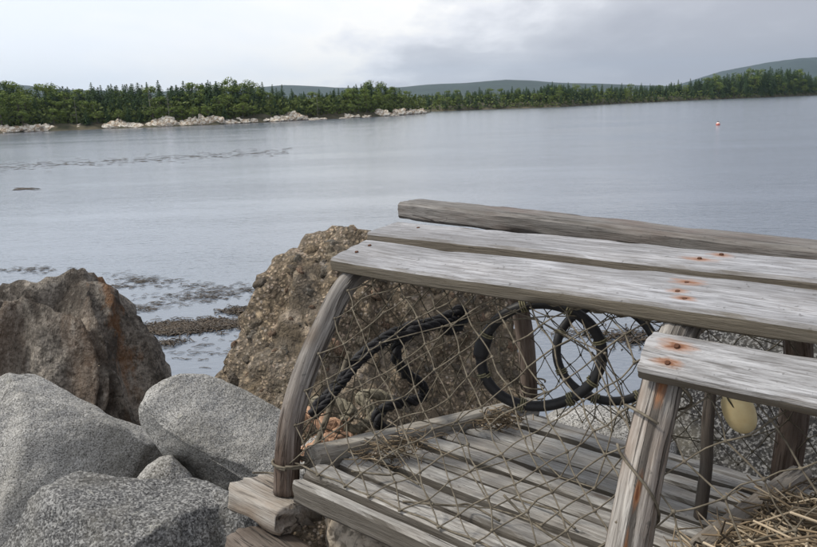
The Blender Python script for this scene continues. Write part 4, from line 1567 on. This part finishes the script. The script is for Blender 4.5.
v, f, t = tube([(.8 * 1.8 * kk * math.cos(q) * .35, 0, (1.15 + .45 * math.sin(q)) * 1.75 * kk + 0.6 * kk) for q in np.linspace(0, math.pi, 10)], .25 * kk, 6)
mk('lifting_ring', v, f, nail_m, by)

# ------------------------------------------------------------------ rockweed floating off the shore
weed_m = simple_mat('rockweed', (0.062, 0.040, 0.019), 0.5, (0.018, 0.012, 0.007), 12, 0.2, 0.002, False, 0.5)
r = random.Random(21)
m = MB()


def weed(x, y, lmul=1.0, up=0.03):
    p = ground(x, y, 0.0)
    D = np.linalg.norm(p[:2])
    L = r.uniform(.05, .16) * lmul
    an = r.gauss(0.1, .7 if up > .02 else .35)
    L *= 1.0 if up > .02 else 1.5
    w = r.uniform(.006, .013) * lmul
    d = np.array((math.cos(an), math.sin(an), 0))
    s = np.array((-d[1], d[0], 0)) * w
    pts = []
    for j in range(4):
        q = p + d * L * (j / 3 - .5) + np.array((0, 0, .004 + up * math.sin(math.pi * j / 3) * r.random())) + s * r.uniform(-2, 2)
        pts.append(q)
    v, f = [], []
    for j, q in enumerate(pts):
        k = (0.5, 1, .9, .4)[j]
        v += [q - s * k, q + s * k, q + np.array((0, 0, .006 * lmul)) * k]
    for j in range(3):
        for a, b2 in ((0, 1), (1, 2), (2, 0)):
            f.append((j * 3 + a, j * 3 + b2, j * 3 + 3 + b2, j * 3 + 3 + a))
    m.add(v, f)


def patch(n, cx, cy, sx, sy, slope=0.0, lmul=1.0, up=0.03):
    for _ in range(n):
        dx = r.gauss(0, sx)
        weed(cx + dx, cy + r.gauss(0, sy) + dx * slope, lmul, up)


patch(900, 190, 327, 22, 3.2, -.05, 1.0, .03)
patch(380, 165, 330, 12, 2.8, .0, 1.0, .03)
patch(300, 225, 324, 12, 2.2, 0, 1.0, .03)
patch(360, 246, 311, 11, 2.0, -.05, 1.0, .03)
patch(60, 170, 343, 8, 1.6, -.15)
patch(60, 145, 308, 9, 2.2, -.1, .7, .012)
patch(45, 122, 287, 9, 1.2, 0, .7, .012)
patch(50, 142, 281, 7, 1.6, 0, .7, .012)
patch(170, 195, 297, 38, 4.0, -.08, .7, .012)
patch(110, 160, 282, 28, 3.0, .10, .7, .012)
patch(90, 35, 270, 22, 1.8, .0, .7, .012)
patch(120, 225, 291, 25, 3.5, -.10, .7, .012)
patch(60, 205, 352, 28, 6, 0, .6, .01)
patch(220, 640, 339, 22, 5.0, .05)
patch(70, 590, 335, 22, 3.0, .05)
patch(90, 720, 345, 30, 6.0, .05)
patch(30, 25, 189, 6, .5, -.04, 2.2, .02)
for x in np.linspace(-20, 290, 420):  # added strands standing in for a smooth dark ripple band
    weed(x + r.gauss(0, 4), 167.5 - x * .058 + r.gauss(0, 2.0), 1.9, .012)
o = m.obj('rockweed', weed_m)
o['kind'] = 'stuff'
tag(o, 'brown rockweed floating in mats and wisps on the calm water, plus strands standing in for a dark ripple', 'seaweed')

# ------------------------------------------------------------------ the air between here and the hills
hz = [(x, y, z) for z in (-2.0, 225.0) for y in (-60, 5060) for x in (-5100, 5100)]
hm = bpy.data.materials.new('haze')
hm.use_nodes = True
nt = hm.node_tree
nt.nodes.clear()
pv = N(nt, 'ShaderNodeVolumePrincipled')
pv.inputs['Color'].default_value = (0.64, 0.81, 1.0, 1)
pv.inputs['Density'].default_value = 0.00013
pv.inputs['Anisotropy'].default_value = 0.7
ou = N(nt, 'ShaderNodeOutputMaterial')
nt.links.new(pv.outputs[0], ou.inputs['Volume'])
o = mk('haze', hz, [(0, 2, 3, 1), (4, 5, 7, 6), (0, 1, 5, 4), (2, 6, 7, 3), (0, 4, 6, 2), (1, 3, 7, 5)], hm, smooth=False)
o['kind'] = 'stuff'
tag(o, 'thin pale haze over the bay softening the distant hills', 'haze')
